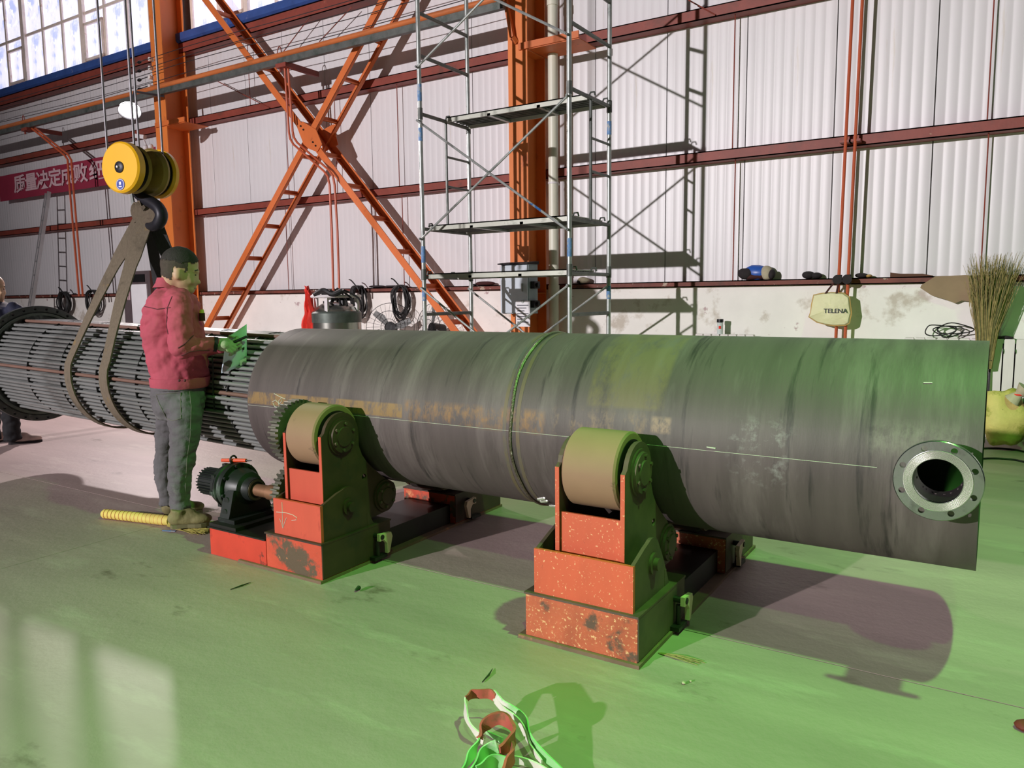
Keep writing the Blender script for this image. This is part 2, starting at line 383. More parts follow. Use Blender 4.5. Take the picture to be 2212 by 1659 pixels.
# windows: strip of small panes in weathered frames above the blue flashing
pane_w, mull = .735, .06
pane_me = {}
def window(n, x0, x1):
    fr = MB(); cnt = int(round((x1-x0)/pane_w)); pw_ = (x1-x0)/cnt
    w = struct('window_%d' % n, MB().box((x0-.03,W-.10,6.21),(x1+.03,W+.02,6.26)).box((x0-.03,W-.10,8.10),(x1+.03,W+.02,8.16)), 'win_frame')
    mv = MB().box((-mull/2,-.08,6.26),(mull/2,.0,8.10)).mesh('mullion', 'win_frame', 0)
    mt = MB().box((-.065,-.11,6.26),(.065,.0,8.10)).mesh('mullion', 'win_frame', 0)
    mh = MB().box((mull/2,-.07,7.18),(pw_-mull/2,-.01,7.235)).mesh('transom', 'win_frame', 0)
    sash = MB()
    for a, b in (((mull/2+.04,-.115,6.27),(mull/2+.09,-.07,7.0)), ((pw_-mull/2-.05,-.115,6.27),(pw_-mull/2,-.07,7.0))): sash.box(a, b)
    for a, b in (((mull/2+.04,-.115,6.27),(pw_-mull/2,-.07,6.32)), ((mull/2+.04,-.115,6.95),(pw_-mull/2,-.07,7.0))): sash.box(a, b)
    sm = sash.mesh('sash', 'win_frame', 0)
    p1 = MB().box((mull/2,-.045,6.26),(pw_-mull/2,-.035,7.18)).mesh('pane', 'win_pane', 0)
    p2 = MB().box((mull/2,-.045,7.235),(pw_-mull/2,-.035,8.10)).mesh('pane', 'win_pane', 0)
    for i in range(cnt+1): inst('mullion', mt if i % 3 == 2 else mv, w, (x0+i*pw_, W, 0))
    for i in range(cnt):
        x = x0+i*pw_; inst('transom', mh, w, (x, W, 0)); inst('pane', p1, w, (x, W, 0)); inst('pane', p2, w, (x, W, 0))
        if i % 4 == 1: inst('sash', sm, w, (x, W, 0))
window(1, -19.75, -12.80)
window(2, -12.40, -6.55)
window(3, -29.0, -20.1)
# ------------------------------------------------------------------ steel columns
def column(x, w, label):
    t = thing('steel_column', label, 'column', (x,8.67,0))
    obj('front_flange', MB().box((x-w/2,8.45,0),(x+w/2,8.468,9.5)), 'col_orange', t)
    obj('web', MB().box((x-.008,8.468,0),(x+.008,8.882,9.5)), 'col_orange', t)
    obj('back_flange', MB().box((x-w/2,8.882,0),(x+w/2,8.90,9.5)), 'col_orange', t)
    st = MB().box((.008,8.47,-.006),(w/2-.005,8.88,.006)).mesh('stiffener', 'col_orange', 0)
    for z in (1.5, 4.5): inst('stiffener', st, t, (x,0,z))
    return t
c1 = column(-12.63, .33, 'orange steel column beside the lamp, left of the cross brace')
c2 = column(-5.23, .28, 'orange steel column behind the scaffold, with grey electrical box')
# girt seats: short angle bars on the columns
for x, px, lab, colr in ((-12.35, -12.63, 'short orange angle bar sticking out of the lamp-side column', c1), (-4.78, -5.23, 'short orange angle bar sticking out behind the scaffold column', c2)):
    o = obj('angle_bar', MB().box((x-.42,8.42,4.50),(x+.42,8.44,4.58)).box((px+.17,8.44,4.49),(x+.42,8.90,4.50)), 'orange_paint'); tag(o, lab, 'bar')
# column strut carrying the rail
o = obj('strut_bracket', MB().beam((-5.44,8.30,5.75),(-5.27,8.40,4.66),.05,.05).beam((-5.27,8.40,4.66),(-5.24,8.45,4.60),.05,.05).beam((-5.62,8.28,5.7),(-5.2,8.45,5.7),.05,.08), 'orange_paint'); tag(o, 'slanting orange strut on the front of the scaffold-side column', 'bracket')

# ------------------------------------------------------------------ cross brace (two ladder-like diagonals crossing)
YN, YF = 8.40, 8.80
def line_pts(p, q, y, xa, xb):
    a = WY(*p, y); b = WY(*q, y); m = (b.z-a.z)/(b.x-a.x)
    return Vector((xa, y, a.z+m*(xa-a.x))), Vector((xb, y, a.z+m*(xb-a.x)))
br = thing('cross_brace', 'large orange X-shaped ladder brace between two wall columns', 'brace', (-8.9,8.6,0))
def chord(p, q, mtl, inward):
    mb = MB(); d = (q-p).normalized()
    mb.beam(p, q, .014, .105, (0,1,0)) if False else None
    n = Vector((-d.z,0,d.x))
    y0, y1 = (p.y, p.y+.014); V = []
    for c in (p, q):
        for s_ in (-.052, .052):
            for y in (y0, y1): V.append(Vector((c.x,y,c.z))+n*s_)
    mb.add(V, [(0,1,3,2),(4,6,7,5),(0,4,5,1),(2,3,7,6),(0,2,6,4),(1,5,7,3)])
    V = []
    for c in (p, q):
        for s_ in (-.052, -.040):
            for y in (y0+.001, y0+inward*.055): V.append(Vector((c.x,y,c.z))+n*s_)
    mb.add(V, [(0,1,3,2),(4,6,7,5),(0,4,5,1),(2,3,7,6),(0,2,6,4),(1,5,7,3)])
    return obj('chord', mb, mtl, br, 0)
An = line_pts((443,0),(980,712),YN,-12.40,-5.42); Bn = line_pts((449,698),(825,0),YN,-12.40,-5.42)
Af = line_pts((476,0),(1020,712),YF,-12.40,-5.42); Bf = line_pts((493,699),(876,0),YF,-12.40,-5.42)
for (p, q), inw in ((An,1),(Bn,1),(Af,-1),(Bf,-1)): chord(p, q, 'orange_paint', inw)
for near, far in ((An,Af),(Bn,Bf)):
    for i in range(1, 15):
        t = i/15.0; x = near[0].x+(near[1].x-near[0].x)*t
        if abs(t-.5) < .02: continue
        zc = ((near[0].z+(near[1].z-near[0].z)*t)+(far[0].z+(far[1].z-far[0].z)*t))/2
        obj('batten', MB().box((x-.04,YN+.015,zc-.035),(x-.03,YF,zc+.035)).box((x-.04,YN+.015,zc-.035),(x+.03,YF,zc-.025)), 'orange_paint', br, 0)
g = WY(668,294,YN); dA = (An[1]-An[0]).normalized()
n = Vector((-dA.z,0,dA.x)); gp = []
for u, w in ((-.30,-.06),(-.24,.07),(.06,.17),(.30,.10),(.30,-.05),(.05,-.17)): gp.append(g+dA*u+n*w)
gm = obj('gusset_plate', MB().prism([(p.x,p.z) for p in gp], 'y', YN-.016, YN-.002), 'orange_paint', br, 0)
for u in (-.22,-.14,.14,.22):
    c = g+dA*u; obj('bolt', MB().cyl((c.x,YN-.03,c.z),(c.x,YN-.016,c.z),.014,8), 'black_plastic', gm)
gf = WY(710,299,YF); obj('gusset_plate', MB().prism([(gf.x-.2,gf.z+.12),(gf.x+.12,gf.z+.2),(gf.x+.2,gf.z-.12),(gf.x-.12,gf.z-.2)], 'y', YF-.006, YF+.004-.006), 'orange_paint', br, 0)

# ------------------------------------------------------------------ conductor rail, its hangers, conduits and wires
YR, ZR = 8.25, 5.06
rail = thing('conductor_rail', 'long orange conductor rail running across the upper wall', 'rail', (-14,YR,ZR))
obj('rail_pipe', MB().cyl((-28,YR,ZR+.03),(-5.3,YR,ZR+.03),.042,12), 'rail_steel', rail)
obj('rail_channel', MB().box((-28,YR-.02,ZR-.10),(-5.3,YR+.05,ZR-.01)), 'galv_dark', rail)
for px, py in ((612,121),(58,276)):
    x = WY(px,py,YR).x
    o = thing('rail_hanger', 'orange hanger arm holding the rail %s' % ('above the crossing of the brace' if px > 300 else 'left of the glowing lamp'), 'bracket', (x,YR,ZR))
    obj('arm', MB().box((x-.03,YR+.05,ZR-.14),(x+.03,8.93,ZR-.06)), 'girt_red', o)
    obj('clamp', MB().box((x-.12,YR-.055,ZR-.16),(x+.10,YR+.10,ZR-.10)), 'girt_red', o)
    obj('clamp_bolt', MB().cyl((x-.08,YR,ZR-.16),(x-.08,YR,ZR-.21),.018,8), 'girt_red', o)
    obj('hook_wire', MB().tube(bez([(x-.1,YR-.03,ZR+.02),(x-.07,YR-.03,ZR+.13),(x-.02,YR-.03,ZR+.13),(x,YR-.03,ZR+.02)],5),.008,6), 'girt_red', o)
def conduit(pts, y, r, label, m='pipe_orange', grp=None):
    P = [WY(px,py,y) for px,py in pts]
    o = obj('conduit', MB().tube(P, r, 8), m); return tag(o, label, 'pipe', grp)
conduit([(613,116),(624,285),(627,300),(634,312),(700,370),(708,381),(712,400),(717,500),(720,628)], 8.27, .017, 'bent orange conduit dropping from the rail, left one over the brace')
conduit([(621,128),(632,283),(635,297),(642,308),(709,366),(719,380),(723,400),(729,500),(733,628)], 8.30, .017, 'bent orange conduit dropping from the rail, right one over the brace')
conduit([(53,266),(66,275),(140,336),(146,345),(150,400),(157,481),(171,640)], 8.30, .02, 'bent orange conduit in front of the red banner, left one')
conduit([(62,266),(74,275),(147,334),(154,346),(158,400),(165,481),(179,640)], 8.33, .02, 'bent orange conduit in front of the red banner, right one')
# straight orange pipes with valves on the right wall
for i, (a, b, lab) in enumerate((((1842,0),(1806,722),'straight orange wall pipe, left of the pair behind the hanging bag'), ((1863,0),(1826,722),'straight orange wall pipe, right of the pair behind the hanging bag'))):
    p = WY(*a,8.80); q = WY(*b,8.80); x = (p.x+q.x)/2-.005*(0); top = p+(p-q)*.6
    t = thing('wall_pipe', lab, 'pipe', (q.x,8.80,.0))
    d = (top-q).normalized()
    obj('pipe', MB().tube([top, q, Vector((q.x,8.80,.55)), Vector((q.x+.0,8.80,.25))], .0165, 10), 'pipe_orange', t)
    v = q+d*((1.60-q.z)/d.z)
    vv = obj('valve', MB().cyl(v-d*.05,v+d*.05,.032,10).cyl(v,v+Vector((0,-.07,0)),.012,8).lathe(v+Vector((0,-.07,0)),(0,-1,0),[(0,.001),(0,.05),(.012,.05),(.012,.001)],12), 'rag_dark', t)
    cl = q+d*((3.03-q.z)/d.z); obj('clamp', MB().box((cl.x-.06,8.79,cl.z-.012),(cl.x+.05,8.93,cl.z+.012)), 'girt_red', t)
# sag rods between the girts
rods = [(1585,3.09,4.60),(1592,1.60,3.0),(2136,3.09,6.0),(2141,1.60,3.0),(858,3.09,4.6),(863,1.60,3.0),(722,3.09,4.6),(616,3.09,4.6),(606,1.6,3.0),(540,4.7,5.9)]
for px, za, zb in rods:
    x = WY(px,200,8.99).x
    pos = 'right of the scaffold shadow' if 1500 < px < 1700 else 'near the right edge above the straw broom' if px > 2000 else 'left of the scaffold' if px > 800 else 'right of the brace crossing' if px == 722 else 'left of the brace crossing' if px in (606,616) else 'above the X brace'
    o = obj('sag_rod', MB().cyl((x,8.985,za),(x,8.985,zb),.007,6), 'girt_red'); tag(o, 'thin red-brown sag rod %s, %s' % (pos, 'topmost short one' if za > 4 else ('upper one' if za > 3.05 else 'lower one')), 'rod', 'sag rods on the wall')
# trolley wires in front of the columns
for i, (a, b) in enumerate((((339,118),(560,66)),((339,137),(560,84)),((339,150),(560,100)),((339,172),(560,121)))):
    p = WY(*a,8.36); q = WY(*b,8.36); z = p.z
    pts = [(-26+k*1.3, 8.36, z-.05*math.sin(math.pi*((k*1.3) % 7.4)/7.4)) for k in range(17)]
    o = obj('trolley_wire', MB().tube(pts, .006, 5), 'wire_dark'); tag(o, '%s dark trolley wire strung above the rail' % ('topmost','second highest','second lowest','lowest')[i], 'wire')
for i, py in enumerate((128,147,167,187)):
    p = WY(325,py,8.40)
    t = thing('insulator', 'white porcelain insulator on the lamp-side column, %s from the top' % ('first','second','third','fourth')[i], 'insulator', (p.x,8.45,p.z))
    obj('knob', MB().lathe((p.x,8.45,p.z),(0,-1,0),[(0,.001),(0,.035),(.02,.035),(.03,.02),(.045,.02),(.05,.036),(.08,.034),(.085,.001)],14), 'porcelain', t)
    obj('wire_clamp', MB().ball((p.x-.30,8.38,p.z-.005),.035,10,6,(1.6,.8,.8)).tube([(p.x-.26,8.38,p.z),(p.x-.05,8.38,p.z+.01)],.008,5), 'black_plastic', t)
for a, b, lab in (((463,172),(582,233),'thin rusty tie rod slanting over the wall left of the brace'), ((688,12),(612,112),'thin tie wire slanting down to the rail hanger'), ((760,15),(690,90),'thin tie wire slanting over the stained wall panel'), ((1487,0),(1545,32),'thin rusty tie rod slanting at the top, right of the scaffold')):
    p = WY(*a,8.9); q = WY(*b,8.9); o = obj('tie_rod', MB().cyl(p,q,.008,6), 'girt_red'); tag(o, lab, 'rod')

# banner with lettering
b0 = WY(8,385,9.0); b1 = WY(10,440,9.0)
bz1 = b0.z+.02; bz0 = b1.z+.03
bn = thing('banner', 'dark red cloth banner with pale lettering on the left wall', 'banner', (b0.x,8.9,bz0))
bp = []
NX = 40
mb = MB(); xa, xb = b0.x, -13.5
for i in range(NX+1):
    x = xa+(xb-xa)*i/NX; y = 8.885+.008*math.sin(i*1.1)
    bp += [(x,y,bz0),(x,y,bz1),(x,y+.006,bz0),(x,y+.006,bz1)]
F = []
for i in range(NX):
    a = 4*i; F += [(a,a+4,a+5,a+1),(a+2,a+3,a+7,a+6)]
mb.add(bp, F); obj('cloth', mb, 'banner_red', bn)
chars = '质量决定成败'; cw = .36
xx = WY(30,410,8.87).x; x_end = WY(176,385,8.87).x; step = (x_end-xx)/5.6
def put_text(s, size, m, x, y, z, parent, xs=1.0, rotz=0, name='lettering'):
    me = text_mesh(s, size, m, xs=xs, bold=size*(.022 if size > .1 else .004)); me.transform(Matrix.Rotation(math.radians(90),4,'X'))
    o = bpy.data.objects.new(name, me); COL.objects.link(o); o.location = (x,y,z); o.rotation_euler.z = rotz
    if parent is not None: o.parent = parent; o.matrix_parent_inverse = Matrix.Translation(-ROOTLOC.get(parent.name, Vector()))
    return o
for i, c in enumerate(chars): put_text(c, .40, 'banner_text', xx+i*step, 8.872, bz0+.17, bn, 1.35)
put_text('细', .40, 'banner_text', WY(193,390,8.87).x, 8.872, bz0+.17, bn, 1.6)

# ------------------------------------------------------------------ visible floodlight and camera on the lamp-side column
lc = WY(280,240,7.6)
t = thing('floodlight', 'blazing round floodlight hung on the wall above the yellow hook block', 'lamp', lc)
ld = Vector((.45,-.35,-.82)).normalized()
obj('housing', MB().lathe(lc-ld*.16,ld,[(0,.001),(0,.06),(.08,.07),(.10,.14),(.17,.18),(.17,.172),(.10,.13)],24), 'lamp_body', t)
obj('lens', MB().lathe(lc-ld*.01,ld,[(-.03,.001),(-.03,.16),(.0,.16),(.02,.09),(.025,.001)],24), 'lamp_glow', t)
obj('bracket_arm', MB().tube([lc-ld*.12, lc-ld*.12+Vector((0,.1,.25)), Vector((lc.x-.1,8.3,ZR-.12))], .02, 8), 'lamp_body', t)
lamp('floodlight_light', 'SPOT', lc+ld*.10, lc+Vector((5.6,-4.4,-4.4)), 1500, (1.0,.87,.86), .10, 104, .7)
cc = WY(312,300,8.38)
t = thing('wall_camera', 'small white wall camera on the column below the floodlight', 'camera', cc)
obj('camera_body', MB().beam(cc+Vector((-.16,-.05,.06)),cc+Vector((.05,-.02,.02)),.07,.07), 'white_paint', t)
obj('camera_arm', MB().tube([cc+Vector((-.02,0,-.02)),cc+Vector((.0,.03,-.12)),cc+Vector((.06,.06,-.16))],.018,8).ball(cc+Vector((.05,-.02,-.16)),.05,10,6).ball(cc+Vector((.20,-.02,-.16)),.05,10,6), 'white_paint', t)

# ------------------------------------------------------------------ scaffold tower
X0, X1, Y0, Y1, YI = -5.41, -3.58, 6.72, 7.62, 7.18
sc = thing('scaffold_tower', 'galvanised frame scaffold tower in front of the wall column', 'scaffold', ((X0+X1)/2,(Y0+Y1)/2,0))
pole = MB()
levels = [(0.0,1.72),(1.72,3.45),(3.45,5.18),(5.18,6.5)]
for zi, (a, b) in enumerate(levels):
    pm_ = MB().cyl((0,0,a),(0,0,b-.012),.024,12).mesh('pole', 'galv', 35); sp = MB().cyl((0,0,b-.07),(0,0,b+.05),.029,12).mesh('coupling', 'galv_dark', 35)
    tape = MB().cyl((0,0,b-.30),(0,0,b-.16),.0248,12).mesh('tape', 'blue_tape', 35); tape2 = MB().cyl((0,0,a+.12),(0,0,a+.30),.0248,12).mesh('tape', 'blue_tape', 35)
    for x in (X0,X1):
        for y in (Y0,Y1):
            p = inst('pole', pm_, sc, (x,y,0)); inst('coupling', sp, sc, (x,y,0))
            for tm in ((tape,tape2) if (x,y) == (X0,Y0) else (tape,) if (x,y) == (X1,Y1) else (tape2,) if (x,y) == (X1,Y0) and zi == 1 else ()): inst('tape', tm, sc, (x,y,0))
def rung(z, ya=Y0, yb=Y1, r=.020):
    m_ = MB().cyl((0,ya,z),(0,yb,z),r,10).mesh('rung', 'galv_dark', 35)
    for x in (X0,X1): inst('rung', m_, sc, (x,0,0))
for z in (.45, 1.27, 1.68, 2.21, 3.44, 4.05, 4.49, 5.15, 5.9): rung(z)
im = MB().cyl((0,YI,2.21),(0,YI,3.44),.016,10).mesh('ladder_pole', 'galv_dark', 35)
for x in (X0,X1): inst('ladder_pole', im, sc, (x,0,0))
for z in (3.05, 2.72): rung(z, YI, Y1, .013)
def brace(x0, z0_, x1_, z1_, y):
    obj('cross_brace_bar', MB().cyl((x0,y-.03,z0_),(x1_,y-.03,z1_),.0125,8), 'galv', sc)
for y in (Y0,):
    for za, zb in ((2.10,3.36),(3.92,5.0),(5.3,6.4)): brace(X0,za,X1,zb,y); brace(X0,zb,X1,za,y-.028)
for y in (Y0, Y1): brace(X0,.35,X1,1.56,y); brace(X0,1.56,X1,.35,y-.028)
for z in (2.10,3.36,3.92,5.0,1.56,.35):
    pin = MB().cyl((0,Y0-.06,z),(0,Y0-.02,z),.012,8).mesh('brace_pin', 'galv_dark', 35)
    for x in (X0,X1): inst('brace_pin', pin, sc, (x,0,0))
def plank(z, ya, yb, label):
    t = thing('scaffold_plank', label, 'plank', (X0,ya,z))
    mb = MB().box((X0+.03,ya,z),(X1-.03,yb,z+.012)).box((X0+.03,ya,z-.045),(X1-.03,ya+.012,z+.012)).box((X0+.03,yb-.012,z-.045),(X1-.03,yb,z+.012))
    obj('deck', mb, 'plank_steel', t, 0)
    rib = MB().box((X0+.03,-.006,z-.02),(X1-.03,.006,z)).mesh('rib', 'galv_dark', 0)
    k_ = int((yb-ya)/.055)
    for i in range(1, k_): inst('rib', rib, t, (0,ya+(yb-ya)*i/k_,0))
    for x in (X0+.6, X1-.6): obj('cross_bar', MB().box((x-.02,ya,z-.045),(x+.02,yb,z-.02)), 'galv', t, 0)
    for x, s_ in ((X0,1),(X1,-1)):
        for y in (ya+.06,yb-.06):
            obj('hook', MB().tube([(x+.04*s_,y,z),(x+.02*s_,y,z+.035),(x-.02*s_,y,z+.035),(x-.03*s_,y,z+.0)],.009,6), 'galv_dark', t)
plank(3.47, YI-.02, Y1-.03, 'topmost steel deck plank of the scaffold tower')
plank(2.24, Y0+.08, Y1-.10, 'middle steel deck plank of the scaffold tower')
plank(1.71, Y0+.04, Y0+.60, 'lowest steel deck plank with blue paint smears on the scaffold')
# ------------------------------------------------------------------ things along the wall
# rain pipe
t = thing('rain_pipe', 'white plastic rain pipe beside the scaffold column', 'pipe', (-4.91,8.78,0))
obj('pipe', MB().cyl((-4.91,8.78,.32),(-4.91,8.78,9.0),.064,20), 'pvc', t)
obj('elbow', MB().tube(bez([(-4.91,8.78,.34),(-4.91,8.76,.18),(-4.87,8.66,.09),(-4.8,8.5,.08)],6),.064,16), 'pvc', t)
for z in (.36,1.55,5.12,.7): obj('coupling', MB().cyl((-4.91,8.78,z-.05),(-4.91,8.78,z+.05),.074,20), 'pvc', t)
for z in (2.9,4.6): obj('pipe_clip', MB().cyl((-4.91,8.78,z-.012),(-4.91,8.78,z+.012),.07,20).box((-4.92,8.84,z-.012),(-4.90,8.93,z+.012)), 'white_paint', t)
# electrical box
a = WY(1083,572,8.2); b = WY(1140,678,8.2)
t = thing('electrical_box', 'grey electrical box on the orange column behind the scaffold', 'electrical box', (a.x,8.45,b.z))
obj('body', MB().box((a.x-.02,8.23,b.z),(b.x,8.45,a.z)), 'box_side', t, 0)
obj('door', MB().box((a.x-.01,8.205,b.z+.012),(b.x-.01,8.23,a.z-.012)), 'box_grey', t, 0)
obj('canopy', MB().prism([(8.17,a.z+.0),(8.17,a.z+.015),(8.45,a.z+.04),(8.45,a.z)],'x',a.x-.04,b.x+.02), 'rag_dark', t, 0)
obj('side_panel', MB().box((a.x-.16,8.42,b.z+.01),(a.x-.02,8.45,a.z-.02)), 'box_grey', t, 0)
for z in (a.z-.26, b.z+.12): obj('switch_knob', MB().box((b.x,8.27,z-.045),(b.x+.06,8.40,z+.045)).cyl((b.x+.06,8.33,z),(b.x+.09,8.33,z),.03,10), 'black_plastic', t)
obj('door_handle', MB().box((b.x-.09,8.19,a.z-.34),(b.x-.07,8.205,a.z-.24)), 'galv', t, 0)
na = WY(1114,650,8.19); nb = WY(1145,706,8.19)
nt_ = thing('paper_notice', 'printed paper notice clipped below the grey electrical box', 'notice', (na.x,8.19,nb.z))
obj('sheet', MB().box((na.x,8.19,nb.z),(nb.x,8.194,na.z)), 'paper_white', nt_, 0)
for i in range(7):
    z = na.z-.06-i*.035; obj('print_line', MB().box((na.x+.02,8.1885,z),(nb.x-.02-.03*(i % 3),8.19,z+.010)), 'ink', nt_, 0)
obj('clip', MB().cyl((na.x+.1,8.18,na.z-.01),(na.x+.1,8.20,na.z-.01),.018,10), 'galv', nt_)

# stainless gas dewar
a = WY(685,690,6.0); b = WY(772,690,6.0); cx_ = (a.x+b.x)/2; r_ = (b.x-a.x)/2*.86; zt = WY(730,640,6.0).z; zb_ = WY(730,672,6.0).z
dw = thing('gas_dewar', 'stainless gas tank with handling ring and black fittings behind the shell', 'gas tank', (cx_,6.0,0))
obj('tank', MB().lathe((cx_,6,0),(0,0,1),[(.02,.001),(.02,r_),(zb_-.12,r_)],40), 'stainless', dw)
obj('collar', MB().lathe((cx_,6,0),(0,0,1),[(zb_-.12,r_+.004),(zb_-.02,r_+.006),(zb_+.0,r_*.97)],40), 'dewar_green', dw)
obj('dome', MB().lathe((cx_,6,0),(0,0,1),[(zb_-.01,r_*.985),(zb_+.05,r_*.8),(zb_+.09,r_*.5),(zb_+.105,.001)],40), 'stainless', dw)
obj('handling_ring', MB().tube([(cx_+r_*.98*math.cos(t),6+r_*.98*math.sin(t),zt) for t in [2*math.pi*i/32 for i in range(32)]],.016,8,True), 'white_paint', dw)
for i in range(4):
    t_ = .35+i*math.pi/2; x = cx_+r_*.9*math.cos(t_); y = 6+r_*.9*math.sin(t_)
    obj('ring_post', MB().box((x-.022,y-.012,zb_-.01),(x+.022,y+.012,zt+.01)), 'white_paint', dw, 0)
obj('valve_block', MB().cyl((cx_+.05,6,zb_+.08),(cx_+.05,6,zt-.03),.035,12).cyl((cx_-.14,6.02,zb_+.13),(cx_+.2,6.02,zb_+.13),.022,10).cyl((cx_+.15,5.95,zb_+.05),(cx_+.15,5.95,zt-.04),.03,10).box((cx_-.16,5.96,zb_+.07),(cx_-.08,6.05,zt-.05)), 'black_plastic', dw)
gq = Vector((cx_+.04,5.86,zb_+.13)); gg = obj('gauge', MB().cyl(gq,gq+Vector((0,.03,0)),.038,18), 'black_plastic', dw); obj('gauge_face', MB().cyl(gq+Vector((0,-.003,0)),gq,.030,18), 'paper_white', gg)
for i in range(5):
    p0 = Vector((cx_-.2+.1*i,5.9,zt+.02)); pts = bez([p0, p0+Vector((.08,-.06,.04+.02*(i % 2))), p0+Vector((.2,.02,-.04)), p0+Vector((.26,.0,-.12))],5)
    obj('hose', MB().tube(pts,.011,6), 'black_rubber', dw)
obj('hose_bundle', MB().tube(bez([(cx_-.05,5.75,zt+.02),(cx_+.1,5.72,zt+.06),(cx_+.22,5.74,zt+.02),(cx_+.3,5.8,zt+.06)],6),.028,8), 'black_rubber', dw)
# red cloth hung on the ring
cl = MB(); NXc, NZc = 9, 16; zt2 = zt+.10
for j in range(NZc+1):
    for i in range(NXc+1):
        u = i/NXc-.5; v = j/NZc; w = (.030+.05*min(1,v*1.8))*(1-.2*max(0,v-.6))
        cl.v.append((cx_-r_-.035+u*2*w+.02*math.sin(v*5),5.86+.025*math.sin(u*13+v*4)+.01*math.sin(v*17),zt2-v*.60+.02*math.sin(u*9)))
for j in range(NZc):
    for i in range(NXc): a0 = j*(NXc+1)+i; cl.f.append((a0,a0+1,a0+NXc+2,a0+NXc+1))
o = obj('red_cloth', cl, 'cloth_red'); so = o.modifiers.new('s','SOLIDIFY'); so.thickness = .008; baked(o); tag(o, 'bright red cloth hanging from the ring of the gas tank', 'cloth')

# cable coils hung along the sill
def coil(cx, cz, rx, rz, y, n, label, m='black_rubber', r=.010, seed=1, tail=True):
    rd = random.Random(seed); t = thing('cable_coil', label, 'cable', (cx,y,cz-rz))
    for k in range(n):
        ax = rx*rd.uniform(.68,1.05); az = rz*rd.uniform(.78,1.04); ox = rd.uniform(-.02,.02); yy = y-rd.uniform(0,.07); top = cz+rz
        pts = []
        for i in range(28):
            a = 2*math.pi*i/28; pts.append((cx+ox+ax*math.sin(a)+.012*math.sin(3*a+k), yy+.012*math.sin(2*a+k), top-az+az*math.cos(a)))
        obj('loop', MB().tube(pts, r, 6, True), m, t)
    if tail: obj('tail', MB().tube(bez([(cx-.02,y-.05,cz+rz),(cx-.10,y-.06,cz+rz+.08),(cx-.16,y-.05,cz+rz+.10)],5), r, 6), m, t)
    obj('hanger', MB().cyl((cx,y-.08,cz+rz-.01),(cx,8.97,cz+rz-.01),.008,6), m, t)
    return t
p = WY(869,655,8.88); coil(p.x, p.z, .155, .27, 8.88, 12, 'round black cable coil hanging on the white wall by the brace', seed=3)
p = WY(777,655,8.88); coil(p.x, p.z, .14, .27, 8.88, 15, 'thick black cable coil hanging behind the gas tank', seed=5)
p = WY(143,655,8.88); coil(p.x, p.z, .22, .24, 8.88, 14, 'grey-black hose coil hanging low beside the leaning ladder', seed=8, r=.016)
p = WY(205,655,8.88); coil(p.x, p.z, .26, .27, 8.88, 10, 'looser dark cable coil behind the left lifting sling', seed=9, r=.012)
# fans
def fan(cx, cz, y, R_, label, seed, tilt):
    t = thing('pedestal_fan', label, 'fan', (cx,y,0)); c = Vector((cx,y,cz)); ax = Vector((math.sin(tilt),-math.cos(tilt),.1)).normalized()
    u = ax.cross(Vector((0,0,1))).normalized(); v = u.cross(ax)
    def ring(rr, off): return [c+ax*off+(u*math.cos(a)+v*math.sin(a))*rr for a in [2*math.pi*i/32 for i in range(32)]]
    cage = MB()
    for rr, off in ((R_,0),(R_*.66,.07),(R_*.33,.09)): cage.tube(ring(rr,off),.004,5,True)
    for i in range(28):
        a = 2*math.pi*i/28; d = u*math.cos(a)+v*math.sin(a); cage.tube([c+ax*.09+d*.05, c+ax*.08+d*R_*.6, c+d*R_],.0022,4); 
    obj('cage', cage, 'black_plastic', t)
    for i in range(3):
        a = .5+seed+i*2*math.pi/3; d = u*math.cos(a)+v*math.sin(a); e = u*-math.sin(a)+v*math.cos(a)
        bl = [c+d*.05-e*.03+ax*.0, c+d*R_*.5-e*.05-ax*.01, c+d*R_*.88-e*.06, c+d*R_*.9+e*.02+ax*.02, c+d*R_*.5+e*.07+ax*.03, c+d*.05+e*.03+ax*.02]
        mb = MB().add(bl+[q-ax*.006 for q in bl], [(0,1,2,3,4,5),(11,10,9,8,7,6)]+[(i_,(i_+1)%6,6+(i_+1)%6,6+i_) for i_ in range(6)])
        obj('blade', mb, 'fan_grey', t, 0)
    obj('motor', MB().cyl(c+ax*.02,c-ax*.20,.085,16,.07), 'black_plastic', t)
    obj('stand_pole', MB().cyl((cx,y+.1,.03),(cx,y+.1,cz-.03),.02,10), 'black_plastic', t)
    obj('foot', MB().lathe((cx,y+.1,0),(0,0,1),[(0,.001),(0,.22),(.03,.20),(.04,.03),(.04,.001)],20), 'black_plastic', t)
p = WY(838,700,8.55); fan(p.x, p.z-.05, 8.6, .36, 'black wire-cage fan beside the gas tank', 0.3, .5)
p = WY(930,702,8.55); fan(p.x, p.z-.05, 8.6, .36, 'black wire-cage fan behind the left scaffold pole', 1.1, -.2)

# cabinet and ladder at the left
a = WY(302,588,8.6); b = WY(350,690,8.6)
t = thing('control_cabinet', 'dark grey control cabinet behind the head of the man in red', 'cabinet', ((a.x+b.x)/2,8.6,0))
obj('body', MB().box((a.x,8.25,0.1),(b.x+.25,8.44,a.z)), 'cabinet_dark', t, 0)
obj('plinth', MB().box((a.x+.03,8.27,0),(b.x+.22,8.43,.1)), 'rag_dark', t, 0)
obj('white_panel', MB().box((a.x+.27,8.235,1.05),(b.x+.15,8.25,a.z-.24)), 'paper_white', t, 0)
obj('window', MB().box((a.x+.33,8.235,a.z-.2),(b.x+.1,8.25,a.z-.06)), 'black_plastic', t, 0)
for i in range(3): obj('indicator_slot', MB().box((a.x+.09+i*.05,8.235,a.z-.52),(a.x+.12+i*.05,8.25,a.z-.36)), 'banner_text', t, 0)
t = thing('ladder', 'aluminium ladder leaning on the wall below the red banner', 'ladder', (-17.6,8.5,0))
